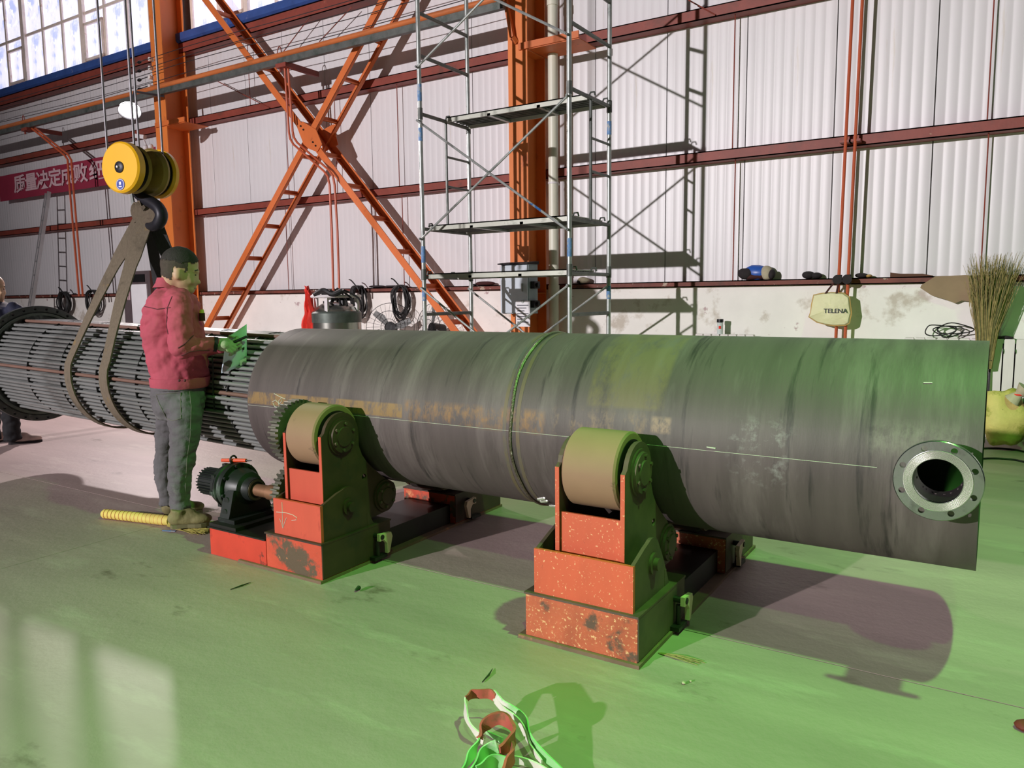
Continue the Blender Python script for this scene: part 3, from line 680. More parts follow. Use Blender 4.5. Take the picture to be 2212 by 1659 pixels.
p0 = WY(101,418,8.86); q0 = WY(65,658,8.4); d = p0-q0; q0 = q0-d*(q0.z/d.z)
off = Vector((.34,-.12,0))
for o_ in (Vector(), off): obj('rail', MB().beam(q0+o_, p0+o_, .03, .07, (0,1,0)), 'alu', t, 0)
for i in range(1, 13):
    c = q0+(p0-q0)*i/13; obj('rung', MB().cyl(c, c+off, .016, 8), 'alu', t)

# radiators under the sill, mostly hidden by the shell
def radiator(x0, n, label):
    t = thing('radiator', label, 'radiator', (x0,8.80,0)); w = .098
    sec = MB().box((.006,8.76,.22),(w-.006,8.84,.985)).prism([(.006,.985),(w-.006,.985),(w-.012,.998),(.012,.998)],'y',8.76,8.84)
    me = sec.mesh('section', 'radiator', 0)
    hub = MB().cyl((0,8.80,.88),(.0+.012,8.80,.88),.028,8).mesh('nipple', 'black_plastic', 35)
    for i in range(n):
        inst('section', me, t, (x0+i*w,0,0)); inst('nipple', hub, t, (x0+i*w-.006,-.035,0)); 
    obj('back_plate', MB().box((x0-.01,8.85,.25),(x0+n*w,8.87,.95)), 'black_plastic', t, 0)
    for x in (x0+w*.5, x0+(n-.5)*w): obj('foot', MB().box((x-.02,8.77,0),(x+.02,8.83,.24)), 'radiator', t, 0)
radiator(-.035, 9, 'white ribbed radiator against the wall at the right edge')
radiator(-3.0, 7, 'white radiator hidden behind the shell under the tea tumbler')
radiator(-.80, 7, 'white radiator hidden behind the shell under the loose black cable')
o = obj('work_glove', MB().ball((.02,8.79,1.012),.028,10,6,(1.4,1,.6)).ball((.075,8.79,1.014),.03,10,6,(1.6,1,.6)).ball((.12,8.79,1.010),.02,8,6,(1.3,1,.6)), 'rag_dark'); tag(o, 'small black glove lying on top of the radiator', 'glove')
# tea tumbler
p = WY(1555,723,8.8); tx = p.x
t = thing('tea_tumbler', 'glass tea tumbler with black lid standing behind the shell', 'tumbler', (tx,8.8,.998))
obj('tea', MB().cyl((tx,8.8,1.0),(tx,8.8,1.075),.031,18), 'glass_dark', t)
obj('glass', MB().lathe((tx,8.8,.998),(0,0,1),[(.0,.001),(.0,.034),(.135,.034),(.135,.031),(.080,.031),(.08,.001)],18), 'glass_clear', t)
obj('lid', MB().cyl((tx,8.8,1.135),(tx,8.8,1.172),.038,18), 'black_plastic', t)
obj('sticker', MB().box((tx-.005,8.764,1.06),(tx+.02,8.768,1.095)), 'cloth_red', t, 0)
# loose cable
rd = random.Random(4); t = thing('loose_cable', 'tangle of thin black cable behind the right end of the shell', 'cable', (-.43,8.8,.998))
for k in range(4):
    pts = []; c = Vector((-.44+.05*k*(1 if k % 2 else -1)*.6,8.8,1.06+.012*k))
    for i in range(20):
        a = 2*math.pi*i/20; pts.append(c+Vector(((.09+.02*k)*math.cos(a)+.03*math.sin(2*a+k), .03*math.sin(a+k), .055*math.sin(a)*(1+.25*math.cos(a+k)))))
    obj('loop', MB().tube(pts,.006,6,True), 'black_rubber', t)
# hanging bag
a = WY(1748,632,8.72); b = WY(1838,706,8.72)
t = thing('cloth_bag', 'cream cloth bag printed with black letters hanging from a pipe valve', 'bag', ((a.x+b.x)/2,8.72,b.z))
outl = [(.10,.93),(.30,.98),(.52,1.0),(.80,.98),(.94,.86),(.97,.60),(1.0,.40),(.96,.10),(.88,.04),(.62,.02),(.40,.06),(.20,.12),(.0,.28),(.04,.42),(.06,.68)]
bw, bh = b.x-a.x, a.z-b.z; mb = MB(); nl = len(outl); cxp, czp = a.x+.5*bw, b.z+.5*bh
rings = []
for lev, (sc_, yo) in enumerate(((1.0,.0),(.93,-.035),(.6,-.05),(.25,-.05))):
    for i, (u, v) in enumerate(outl):
        x = cxp+(u-.5)*bw*sc_; z = czp+(v-.5)*bh*sc_; mb.v.append((x,8.74+yo+.008*math.sin(i*2.3+lev),z))
for lev in range(3):
    for i in range(nl): mb.f.append((lev*nl+i,lev*nl+(i+1)%nl,(lev+1)*nl+(i+1)%nl,(lev+1)*nl+i))
mb.f.append(tuple(range(3*nl,4*nl))); kb = len(mb.v)
for i, (u, v) in enumerate(outl): mb.v.append((cxp+(u-.5)*bw*.97,8.775,czp+(v-.5)*bh*.97))
for i in range(nl): mb.f.append((i,kb+i,kb+(i+1)%nl,(i+1)%nl))
mb.f.append(tuple(kb+i for i in range(nl-1,-1,-1)))
obj('bag_body', mb, 'bag_cream', t, 32)
obj('edge_trim', MB().tube([(cxp+(u-.5)*bw,8.735,czp+(v-.5)*bh) for u,v in outl],.005,6,True), 'bag_edge', t)
vx = PL(1812,605,1,8.76)
for dx in (-.05,.06): obj('bag_strap', MB().tube(bez([(cxp+dx,8.72,czp+bh*.46),((cxp+vx.x)/2+dx*.6,8.73,vx.z-.06),(vx.x+dx*.1,8.735,vx.z+.01)],6),.011,6), 'rag_brown', t)
q = WY(1779,676,8.68); put_text('TELENA', .066, 'ink', q.x, 8.678, q.z, t, 1.0)
# things lying on the sill
def lump(name, px0, px1, py, hgt, mts, label, cat, seed, y=9.0):
    rd = random.Random(seed); a = WY(px0,py,y); b = WY(px1,py,y); t = thing(name, label, cat, ((a.x+b.x)/2,y,1.617)); w = b.x-a.x
    for k, (m_, u, s_, hh) in enumerate(mts):
        c = Vector((a.x+w*u,y-.01*k,1.617+hgt*hh*.5)); mb = MB().ball(c,.5,16,10,(w*s_,.13,hgt*hh))
        mb.v = [tuple(Vector(v)+(Vector(v)-c)*(.28*mnoise.noise(Vector(v)*9+Vector((seed,k,0)))) ) for v in mb.v]
        mb.v = [(v[0],min(v[1],9.085),max(v[2],1.6175)) for v in mb.v]
        obj(('bundle','fold','flap','corner')[k % 4], mb, m_, t, 60)
    return t
lump('plastic_bag', 1598, 1672, 606, .17, (('blue_plastic',.46,.8,1.0),('rag_brown',.45,.85,.45),('rag_beige',.80,.34,.95),('rag_dark',.18,.42,.8),('rag_dark',.96,.2,.7)), 'bulging blue plastic bag of rags on the wall sill', 'bag', 3)
lump('rag', 1730, 1776, 604, .085, (('rag_dark',.35,.6,1.0),('rag_dark',.75,.5,.8)), 'black rag on the sill between blue bag and hanging bag', 'rag', 5)
lump('rag', 1846, 1884, 603, .05, (('rag_dark',.4,.8,1.0),('bag_edge',.85,.35,.7)), 'flat dark rag on the sill right of the hanging bag', 'rag', 6)
lump('rag', 1248, 1280, 613, .085, (('rag_beige',.45,.8,1.0),('rag_dark',.2,.4,.6)), 'crumpled beige cloth on the sill behind the scaffold', 'rag', 7)
lump('rag', 795, 880, 628, .05, (('rag_dark',.25,.45,.8),('rag_dark',.7,.6,.7)), 'thin dark scraps on the sill above the cable coil', 'rag', 9)
lump('rag', 1020, 1066, 620, .06, (('rag_brown',.6,.9,1.0),('rag_dark',.15,.3,.5)), 'brown scrap on the sill left of the electrical box', 'rag', 10)
# cardboard
P = [WY(px,py,8.90) for px,py in ((2085,594),(2050,596),(2020,597),(1990,616),(1988,622),(2012,638),(2045,648),(2063,655),(2078,649),(2102,652),(2106,640),(2110,596))]
o = obj('cardboard_sheet', MB().prism([(p.x,p.z) for p in P],'y',8.895,8.903), 'cardboard', None, 0); tag(o, 'torn brown cardboard sheet hanging over the sill by the broom', 'cardboard')
a = WY(1924,598,9.0); b = WY(2015,598,9.0)
o = obj('cardboard_strip', MB().prism([(a.x,1.618),(a.x,1.665),(a.x+.1,1.65),(a.x+.3,1.645),(b.x,1.625),(b.x,1.618)],'y',8.95,9.05), 'cardboard_dark', None, 0); tag(o, 'dark brown cardboard strip lying on the sill left of the broom', 'cardboard')
# bamboo broom standing upside down
rd = random.Random(12); bx = WY(2130,735,8.62).x; top = WY(2138,545,8.62)
t = thing('straw_broom', 'tall dry twig broom standing upright against the wall', 'broom', (bx,8.62,0))
obj('handle', MB().tube([(bx+.02,8.62,0),(bx,8.62,.75)],.022,10), 'straw_dry', t)
br_ = MB(); br2 = MB()
for k in range(620):
    a = rd.uniform(0,2*math.pi); rr = math.sqrt(rd.random()); x0 = bx+.062*rr*math.cos(a); y0 = 8.62+.055*rr*math.sin(a)
    hh = rd.uniform(.62,1.0)*(top.z-.72); sx = (rr*math.cos(a)*.17+rd.gauss(0,.03)+.02)*(hh/1.1); sy = rr*math.sin(a)*.12*hh
    pts = [(x0,y0,.72),(x0+sx*.25,y0+sy*.3,.72+hh*.45),(x0+sx*.75+rd.gauss(0,.010),y0+sy*.7,.72+hh*.8),(x0+sx*1.05+rd.gauss(0,.02),min(y0+sy,8.93),.72+hh)]
    (br_ if k % 3 else br2).tube(pts,[.0042,.0036,.0026,.001],3)
o = obj('twigs', br_, 'straw_dry', t, 0); o['kind'] = 'stuff'
o = obj('darker_twigs', br2, 'straw_green', t, 0); o['kind'] = 'stuff'
for z in (.80,.95): obj('binding', MB().tube([(bx+.068*math.cos(a),8.62+.06*math.sin(a),z) for a in [2*math.pi*i/16 for i in range(16)]],.005,5,True), 'wire_dark', t)
# sack and dark junk at the right edge, floor cables
a = WY(2131,850,8.25); b = WY(2200,958,8.25)
c = Vector(((a.x+b.x)/2,8.25,.30)); sk = MB().ball(c,.5,22,16,(.34,.26,.62)); sk.v = [tuple(Vector(v)+(Vector(v)-c)*(.45*mnoise.noise(Vector(v)*5))) for v in sk.v]; sk.v = [(v[0],v[1],max(v[2],.001)) for v in sk.v]
t = thing('grain_sack', 'yellow-green woven sack slumped on the floor by the radiator', 'sack', (c.x,8.25,0)); obj('sack_body', sk, 'sack_yellow', t, 60)
nk = c+Vector((.10,-.08,.22)); obj('sack_neck', MB().lathe(nk,(.5,-.1,.6),[(-.06,.07),(.02,.035),(.05,.05),(.10,.075),(.105,.001)],12), 'rag_beige', t)
obj('tie', MB().tube([nk+Vector((.5,-.1,.6)).normalized()*.02+Vector((.04*math.cos(a_),.04*math.sin(a_),0)) for a_ in [2*math.pi*i/12 for i in range(12)]],.008,5,True), 'cloth_red', t)
t = thing('machine_base', 'black machine base on the floor right of the sack', 'machine', (.55,8.3,0))
obj('plinth', MB().box((.31,8.05,0),(.95,8.6,.10)), 'greasy_black', t, 0); obj('casing', MB().box((.33,8.1,.10),(.95,8.55,.36)), 'greasy_black', t, 0); obj('cover', MB().prism([(.33,.36),(.42,.50),(.95,.50),(.95,.36)],'y',8.12,8.5), 'rag_dark', t, 0)
obj('motor_drum', MB().cyl((.34,8.3,.42),(.8,8.3,.42),.12,16), 'greasy_black', t)
for k, (py, lab) in enumerate(((970,'black cable on the green floor nearest the sack'),(992,'second black cable across the green floor behind the shell end'))):
    pts = [FLR(px,py+dy)+Vector((0,0,.008)) for px,dy in ((2060,4),(2110,1),(2150,0),(2190,3),(2230,10),(2290,8))]
    o = obj('floor_cable', MB().tube(bez(pts,5),.009,6), 'black_rubber'); tag(o, lab, 'cable')
# ------------------------------------------------------------------ steel shell (vessel) with nozzle
D, R, ZC = 3.50, .452, .810
XE = -.02; XS = WY(535,870,3.05).x
def zone(mname, col, x0, x1, z0, z1, soft=.02, nscale=7.0, amt=.85, thr=.42, st=(2,1,1)):
    """a stained area of its own outline on the plate (rust, scraped scale)"""
    m = MATS[mname]; nt = m.node_tree; N = nt.nodes; L = nt.links; bs = N['Principled BSDF']
    cur = bs.inputs['Base Color'].links[0].from_socket
    tc = N.new('ShaderNodeTexCoord'); sx = N.new('ShaderNodeSeparateXYZ'); L.new(tc.outputs['Object'], sx.inputs[0])
    def edge(sock, a, b):
        r = N.new('ShaderNodeMapRange'); r.inputs[1].default_value = a; r.inputs[2].default_value = b; L.new(sock, r.inputs[0]); return r.outputs[0]
    def mul(a, b):
        k = N.new('ShaderNodeMath'); k.operation = 'MULTIPLY'; L.new(a, k.inputs[0]); L.new(b, k.inputs[1]); return k.outputs[0]
    f = mul(mul(edge(sx.outputs[0],x0,x0+soft), edge(sx.outputs[0],x1,x1-soft)), mul(edge(sx.outputs[2],z0,z0+soft), edge(sx.outputs[2],z1,z1-soft)))
    mp = N.new('ShaderNodeMapping'); mp.inputs['Scale'].default_value = st; L.new(tc.outputs['Object'], mp.inputs[0])
    n = N.new('ShaderNodeTexNoise'); n.inputs['Scale'].default_value = nscale; n.inputs['Detail'].default_value = 7; n.inputs['Roughness'].default_value = .7; L.new(mp.outputs[0], n.inputs[0])
    f = mul(f, edge(n.outputs[0], thr, thr+.16))
    k = N.new('ShaderNodeMath'); k.operation = 'MULTIPLY'; L.new(f, k.inputs[0]); k.inputs[1].default_value = amt
    mx = N.new('ShaderNodeMix'); mx.data_type = 'RGBA'; L.new(k.outputs[0], mx.inputs[0]); L.new(cur, mx.inputs[6]); mx.inputs[7].default_value = col
    L.new(mx.outputs[2], bs.inputs['Base Color'])
zone('shell_steel', S(150,118,70), XS, -2.62, .82, .90, .008, 8, .8, .36)
zone('shell_steel', S(146,108,66), -2.62, -1.75, .80, .93, .03, 9, .75, .44)
zone('shell_steel', S(140,116,92), -1.74, -1.2, .78, .96, .05, 10, .7, .48)
zone('shell_steel', S(118,104,72), -1.56, -1.18, .95, 1.4, .02, 6, .6, .36)
zone('shell_steel', S(156,130,110), -1.24, -1.14, .86, .94, .015, 14, .7, .36)
zone('shell_steel', S(150,150,146), -.92, -.62, .66, .98, .08, 18, .6, .52, (1,1,1))
zone('shell_steel', S(128,124,112), -.40, -.05, .84, 1.0, .05, 12, .5, .42)

shell = thing('steel_shell', 'big dark rolled steel shell lying on the roller stands', 'steel shell', ((XS+XE)/2,D,0))
NZX, NZZ, NR = -.1435, .812, .076
xsn = [XS+(-.34-XS)*i/60 for i in range(61)]+[-.34+.0105*i for i in range(1,31)]; xsn = [x for x in xsn if x < XE-.004]+[XE]
ang = [2*math.pi*i/64 for i in range(64)]; fine = []
for i in range(64):
    a = i*2*math.pi/64; fine.append(a)
    if abs(((a-math.pi+math.pi) % (2*math.pi))-math.pi) < .30:
        for k in range(1,5): fine.append(a+k*2*math.pi/320)
na = len(fine); V = []; F = []
for x in xsn:
    for a in fine: V.append((x,D+R*math.cos(a),ZC+R*math.sin(a)))
for i in range(len(xsn)-1):
    for k in range(na):
        q = (i*na+k, i*na+(k+1)%na, (i+1)*na+(k+1)%na, (i+1)*na+k)
        c = sum((Vector(V[j]) for j in q), Vector())/4
        if c.y < D and math.hypot(c.x-NZX, c.z-NZZ) < .078: continue
        F.append(q)
obj('shell_plate', MB().add(V,F), 'shell_steel', shell, 40)
Ri = R-.012; V = []; F = []
for x in (XS, XE):
    for i in range(64): a = 2*math.pi*i/64; V.append((x,D+Ri*math.cos(a),ZC+Ri*math.sin(a)))
for i in range(64): F.append((i,(i+1)%64,64+(i+1)%64,64+i))
V2 = []; F2 = []
for e, x in enumerate((XS, XE)):
    for rr in (Ri, R):
        for i in range(64): a = 2*math.pi*i/64; V2.append((x,D+rr*math.cos(a),ZC+rr*math.sin(a)))
    b0_ = e*128
    for i in range(64): F2.append((b0_+i,b0_+(i+1)%64,b0_+64+(i+1)%64,b0_+64+i))
Fk = []
xin = [XS,-.34]+[-.34+.0105*i for i in range(1,31) if -.34+.0105*i < XE]+[XE]; V = []
for x in xin:
    for a in fine: V.append((x,D+Ri*math.cos(a),ZC+Ri*math.sin(a)))
for i in range(len(xin)-1):
    for k in range(na):
        q = (i*na+k, i*na+(k+1)%na, (i+1)*na+(k+1)%na, (i+1)*na+k); c = sum((Vector(V[j]) for j in q), Vector())/4
        if c.y < D and math.hypot(c.x-NZX, c.z-NZZ) < .078: continue
        Fk.append(q)
obj('inner_wall', MB().add(V,Fk), 'shell_inner_shaded', shell, 40)
obj('end_edges', MB().add(V2,F2), 'nozzle_steel', shell, 40)
# girth weld
XW = WY(1103,930,3.05).x
wm = MB().tube([(XW+.004*math.sin(7*a),D+(R+.001)*math.cos(a),ZC+(R+.001)*math.sin(a)) for a in [2*math.pi*i/90 for i in range(90)]],.009,6,True)
obj('girth_weld', wm, 'weld', shell)
for dx in (-.035,.04):
    obj('ground_band', MB().lathe((XW+dx-.010,D,ZC),(1,0,0),[(0,R+.0008),(.020,R+.0008)],72), 'shell_stain', shell)
def on_shell(x, a, h=.0015):  # a: angle from the front (toward the camera), up positive
    return Vector((x, D-(R+h)*math.cos(a), ZC+(R+h)*math.sin(a)))
def chalk(pts, w=.003, name='chalk_mark', m='chalk', h=.0018):
    P = [on_shell(x,a,h) for x,a in pts]; return obj(name, MB().tube(P, w, 5), m, shell)
chalk([(XS+.01+i*.1,.006) for i in range(int((-.30-XS)/.1)+1)], .0009, 'centre_line')
# hand-written 180 near the left end (written sideways) and small dashes
def u2(px, py):
    p = WY(px,py,3.055); return (p.x, (p.z-ZC)/R)
chalk([u2(x,y) for x,y in ((592,850),(604,856),(618,862))], .002)
g8 = [(590,868),(597,864),(606,872),(604,880),(596,878),(592,870)]; chalk([u2(x,y) for x,y in g8], .002)
chalk([u2(x,y) for x,y in ((606,872),(611,866),(609,860),(604,866),(604,874))], .002)
chalk([u2(x,y) for x,y in ((595,888),(601,887),(605,892),(602,898),(596,896),(595,889))], .002)
chalk([u2(1528,965),u2(1547,968)], .0028)
chalk([u2(1990,815),u2(2010,815)], .002)
mb = MB()
for (a0, L_) in ((-1.02,.05),(-1.25,.04),(-.95,.03)):
    for k in range(5): mb.ball(on_shell(XW+.045+.01*k,a0+.012*k,.001),.010,8,5,(1.2,.7,1))
obj('bright_spatter', mb, 'grind_bright', shell)
# nozzle, flange with raised serrated face and eight bolt holes
obj('nozzle_neck', MB().lathe((NZX,2.945,NZZ),(0,1,0),[(0,.084),(.16,.084),(.16,.076),(0,.076)],48,True), 'nozzle_steel', shell)
FR = .1385
fl = obj('nozzle_flange', MB().lathe((NZX,2.925,NZZ),(0,1,0),[(0,.076),(0,FR-.003),(.003,FR),(.022,FR),(.025,FR-.003),(.025,.076)],72,True), 'flange_bright', shell)
ct = MB()
for i in range(8):
    a = math.pi/8+i*math.pi/4; c = (NZX+.1165*math.cos(a),2.9,NZZ+.1165*math.sin(a)); ct.cyl(c,(c[0],3.0,c[2]),.0105,18)
cut(fl, ct)
prof = [(.0,.077)]
for i in range(8): r0 = .0775+i*.0034; prof += [(-.004,r0),(-.004,r0+.0018),(-.0024,r0+.0026)]
prof += [(-.004,.1055),(0,.106)]
obj('raised_face', MB().lathe((NZX,2.926,NZZ),(0,1,0),prof,72), 'flange_serrated', fl)
obj('nozzle_bore', MB().lathe((NZX,2.922,NZZ),(0,1,0),[(0,.0772),(.17,.0758)],48), 'nozzle_steel', shell)

# ------------------------------------------------------------------ tube bundle being pushed into the shell
SL = -.0247
def zb(x): return .826+SL*(x+4.0)
bundle = thing('tube_bundle', 'heat exchanger bundle of long steel tubes hanging in two slings', 'tube bundle', (-5.5,D,zb(-5.5)-.42))
XF = -7.20; XT = -3.45; LT = XT-XF
tm = MB().cyl((0,0,0),(LT,0,0),.0125,10).mesh('tube', 'tube_steel', 40); tmr = MB().cyl((0,0,0),(LT,0,0),.0135,10).mesh('tube', 'tube_rust', 40)
for r in range(-13, 14):
    zo = r*.0322
    for c in range(-14, 15):
        yo = c*.0375+(.01875 if r % 2 else 0); rr = math.hypot(yo, zo)
        if rr > .414 or rr < .275: continue
        rusty = (r == 1 and yo < -.38) or (r == -10 and yo < -.23) or (r == 12 and -.15 < yo < -.10)
        inst('tube', tmr if rusty else tm, bundle, (XF,D+yo,zb(XF)+zo), (0,-SL,0))
axb = Vector((1,0,SL)).normalized()
for x in (-6.62,-6.12,-5.62,-5.12,-4.62,-4.12):
    obj('baffle_plate', MB().lathe((x,D,zb(x)),axb,[(0,.26),(0,.404),(.008,.404),(.008,.26)],64,True), 'baffle', bundle)
fo = Vector((XF,D,zb(XF)))
tf = obj('tube_sheet_flange', MB().lathe(fo,axb,[(-.05,.001),(-.05,.508),(-.044,.514),(-.004,.514),(0,.508),(0,.462),(-.012,.458),(-.012,.001)],80), 'tubesheet', bundle)
ct = MB()
for i in range(32):
    a = 2*math.pi*i/32+.05; c = fo+Vector((0,.487*math.cos(a),.487*math.sin(a))); ct.cyl(c-axb*.1,c+axb*.1,.0115,12)
cut(tf, ct)
obj('sealing_rim', MB().lathe(fo,axb,[(-.012,.430),(.016,.430),(.016,.452),(-.012,.452)],80,True), 'dewar_green', tf)

# ------------------------------------------------------------------ crane hook block
a1 = WY(258,361,3.35); ax = Vector((-.2,.98,0)).normalized()
hb = thing('hook_block', 'yellow twin-sheave crane hook block hanging above the tube bundle', 'crane hook', (a1+ax*.17)-Vector((0,0,.55)))
h1 = obj('sheave_cover', MB().lathe(a1,ax,[(0,.001),(0,.172),(.012,.186),(.06,.19),(.072,.176),(.085,.15),(.085,.001)],56), 'hoist_yellow', hb)
obj('sheave', MB().lathe(a1+ax*.085,ax,[(0,.001),(0,.165),(.015,.140),(.030,.165),(.030,.001)],40), 'hook_black', hb)
obj('inner_cover', MB().lathe(a1+ax*.115,ax,[(0,.001),(0,.165),(.02,.178),(.045,.15),(.05,.001)],48), 'hoist_yellow_shaded', hb)
obj('axle', MB().cyl(a1+ax*.10,a1+ax*.36,.05,16), 'hook_black', hb)
obj('second_inner_cover', MB().lathe(a1+ax*.235,ax,[(0,.001),(0,.10),(.02,.165),(.05,.184),(.075,.176),(.085,.001)],48), 'hoist_yellow_shaded', hb)
obj('second_sheave', MB().lathe(a1+ax*.315,ax,[(0,.001),(0,.165),(.015,.140),(.030,.165),(.030,.001)],40), 'hook_black', hb)
obj('second_sheave_cover', MB().lathe(a1+ax*.345,ax,[(0,.001),(0,.172),(.015,.188),(.05,.184),(.07,.15),(.07,.001)],48), 'hoist_yellow', hb)
cap = obj('axle_cap', MB().lathe(a1-ax*.012,ax,[(0,.001),(0,.030),(.006,.042),(.013,.042)],24), 'hook_black', h1); obj('grease_nipple', MB().cyl(a1-ax*.025,a1-ax*.012,.008,8), 'badge_white', cap)
bc = a1+Vector((0,0,-.135))+ax.cross(Vector((0,0,1)))*.0; ux = ax.cross(Vector((0,0,1))).normalized()
bc = a1+Vector((0,0,-.125))-ux*.0
bd = obj('round_badge', MB().cyl(bc-ax*.003,bc-ax*.0005,.042,24), 'badge_blue', h1)
obj('badge_ring', MB().lathe(bc-ax*.004,ax,[(0,.034),(0,.038),(.001,.038),(.001,.034)],24,True), 'badge_white', bd)
mbb = MB()
for u, z_, w, h_ in ((0,.008,.020,.022),(0,-.016,.030,.008)):
    c = bc-ax*.004+Vector((0,0,z_)); P = [c+ux*sx*w/2+Vector((0,0,sz*h_/2)) for sx,sz in ((-1,-1),(1,-1),(1,1),(-1,1))]; mbb.add(P+[p-ax*.001 for p in P],[(0,1,2,3),(7,6,5,4),(0,4,5,1),(1,5,6,2),(2,6,7,3),(3,7,4,0)])
obj('badge_emblem', mbb, 'badge_white', bd, 0)
ac = a1+ax*.205
hk = [(ac.x,ac.y,ac.z-.02)]+[WY(px,py,ac.y) for px,py in ((291,398),(295,416),(308,428),(328,438),(343,450),(349,464),(346,477),(338,487),(325,490),(313,484),(306,473),(304,462))]
obj('hook', MB().tube(bez(hk,5),[.035]*8+[.034+.0012*i for i in range(16)]+[.053]*12+[.05-.0015*i for i in range(24)]+[.012], 12) if False else MB().tube(bez(hk,4),[.036 if i < 12 else (.046 if i < 30 else max(.012,.046-.002*(i-30))) for i in range(len(bez(hk,4)))],12), 'hook_black', hb)
p = WY(284,420,ac.y-.02); q = WY(292,458,ac.y-.02); obj('safety_latch', MB().beam(p,q,.012,.03), 'galv', hb)
for px, dx in ((222,0),(281,0),(291,0),(341,0)):
    yy = {222:a1.y+.10,281:a1.y+.10,291:a1.y+.33,341:a1.y+.33}[px]
    p = WY(px+8,300,yy); obj('wire_rope', MB().cyl((p.x,yy,p.z-.12),(p.x,yy,9.0),.009,8), 'rope_grey', hb)
# slings
HS = WY(322,476,ac.y)   # bowl of the hook
def sling(xk, apx, back, label, m, w=.095):
    zc = zb(xk); Rk = .436; top = Vector((HS.x+apx,HS.y,HS.z+.03))
    dd = math.hypot(top.y-D, top.z-zc); beta = math.acos(Rk/dd)
    t = thing('lifting_sling', label, 'sling', (xk,D,zc-Rk))
    front = []; fs = []
    for i in range(15):
        u = i/14; pt = Vector((xk,D-Rk*math.sin(beta),zc+Rk*math.cos(beta))); p = top.lerp(pt,u)+Vector((0,-.02*math.sin(math.pi*u),0)); front.append(p); fs.append(Vector((.75,.66,0)).lerp(Vector((1,0,0)),min(1,u*1.2)))
    for i in range(1,31):
        a = -beta-(2*math.pi-2*beta)*i/30; front.append(Vector((xk+.02*math.sin(a*2),D+Rk*math.sin(a),zc+Rk*math.cos(a)))); fs.append(Vector((1,0,0)))
    o = obj('webbing', MB().ribbon(front, [w*(1.15 if i < 5 else 1.0) for i in range(len(front))], .012, fs), m, t, 50)
    pt = Vector((xk,D+Rk*math.sin(beta),zc+Rk*math.cos(beta))); end = top+Vector((.05,.03,-.02))
    obj('back_leg', MB().ribbon([pt.lerp(end,i/10) for i in range(11)], w, .012, [Vector((1,0,0)).lerp(Vector((.75,.66,0)),i/10) for i in range(11)]), 'web_black', t, 50)
    obj('eye_loop', MB().ribbon(bez([top+Vector((-.0,-.01,-.03)),top+Vector((-.035,-.01,.05)),top+Vector((.0,.0,.085)),top+Vector((.05,.03,.04)),end],5), w*1.05, .014, Vector((.5,.85,0)) if False else Vector((.75,.66,0))), m, t, 50)
sling(-5.93, -.10, 0, 'dark grey webbing sling round the bundle, left of the two', 'web_grey', .085)
sling(-5.45, -.03, 0, 'wider worn webbing sling round the bundle, nearer the man in red', 'web_grey', .105)
# ------------------------------------------------------------------ roller stands
def gear_poly(cy, cz, r0, r1, n):
    P = []
    for i in range(n):
        a = 2*math.pi*i/n; s_ = 2*math.pi/n
        for u, rr in ((0,r0),(.15,r0),(.28,r1),(.55,r1),(.68,r0)): P.append((cy+rr*math.cos(a+u*s_),cz+rr*math.sin(a+u*s_)))
    return P
def arc(cy, cz, r, a0, a1, n): return [(cy+r*math.cos(math.radians(a0+(a1-a0)*i/n)), cz+r*math.sin(math.radians(a0+(a1-a0)*i/n))) for i in range(n+1)]
YRO, ZRO, RRO = 2.885, .727, .166
rocker_poly = [(2.742,.30),(2.742,.745)]+arc(YRO,ZRO,.128,165,0,12)+[(3.012,.655),(3.035,.60),(3.07,.555),(3.115,.512),(3.17,.468),(3.225,.425)]+arc(3.205,.335,.10,35,-70,7)+[(3.16,.235),(3.05,.225),(2.80,.235)]
trun_poly = [(2.685,.205),(2.685,.395),(2.80,.438)]+arc(2.878,.378,.082,120,35,6)+[(3.005,.335),(3.075,.205)]
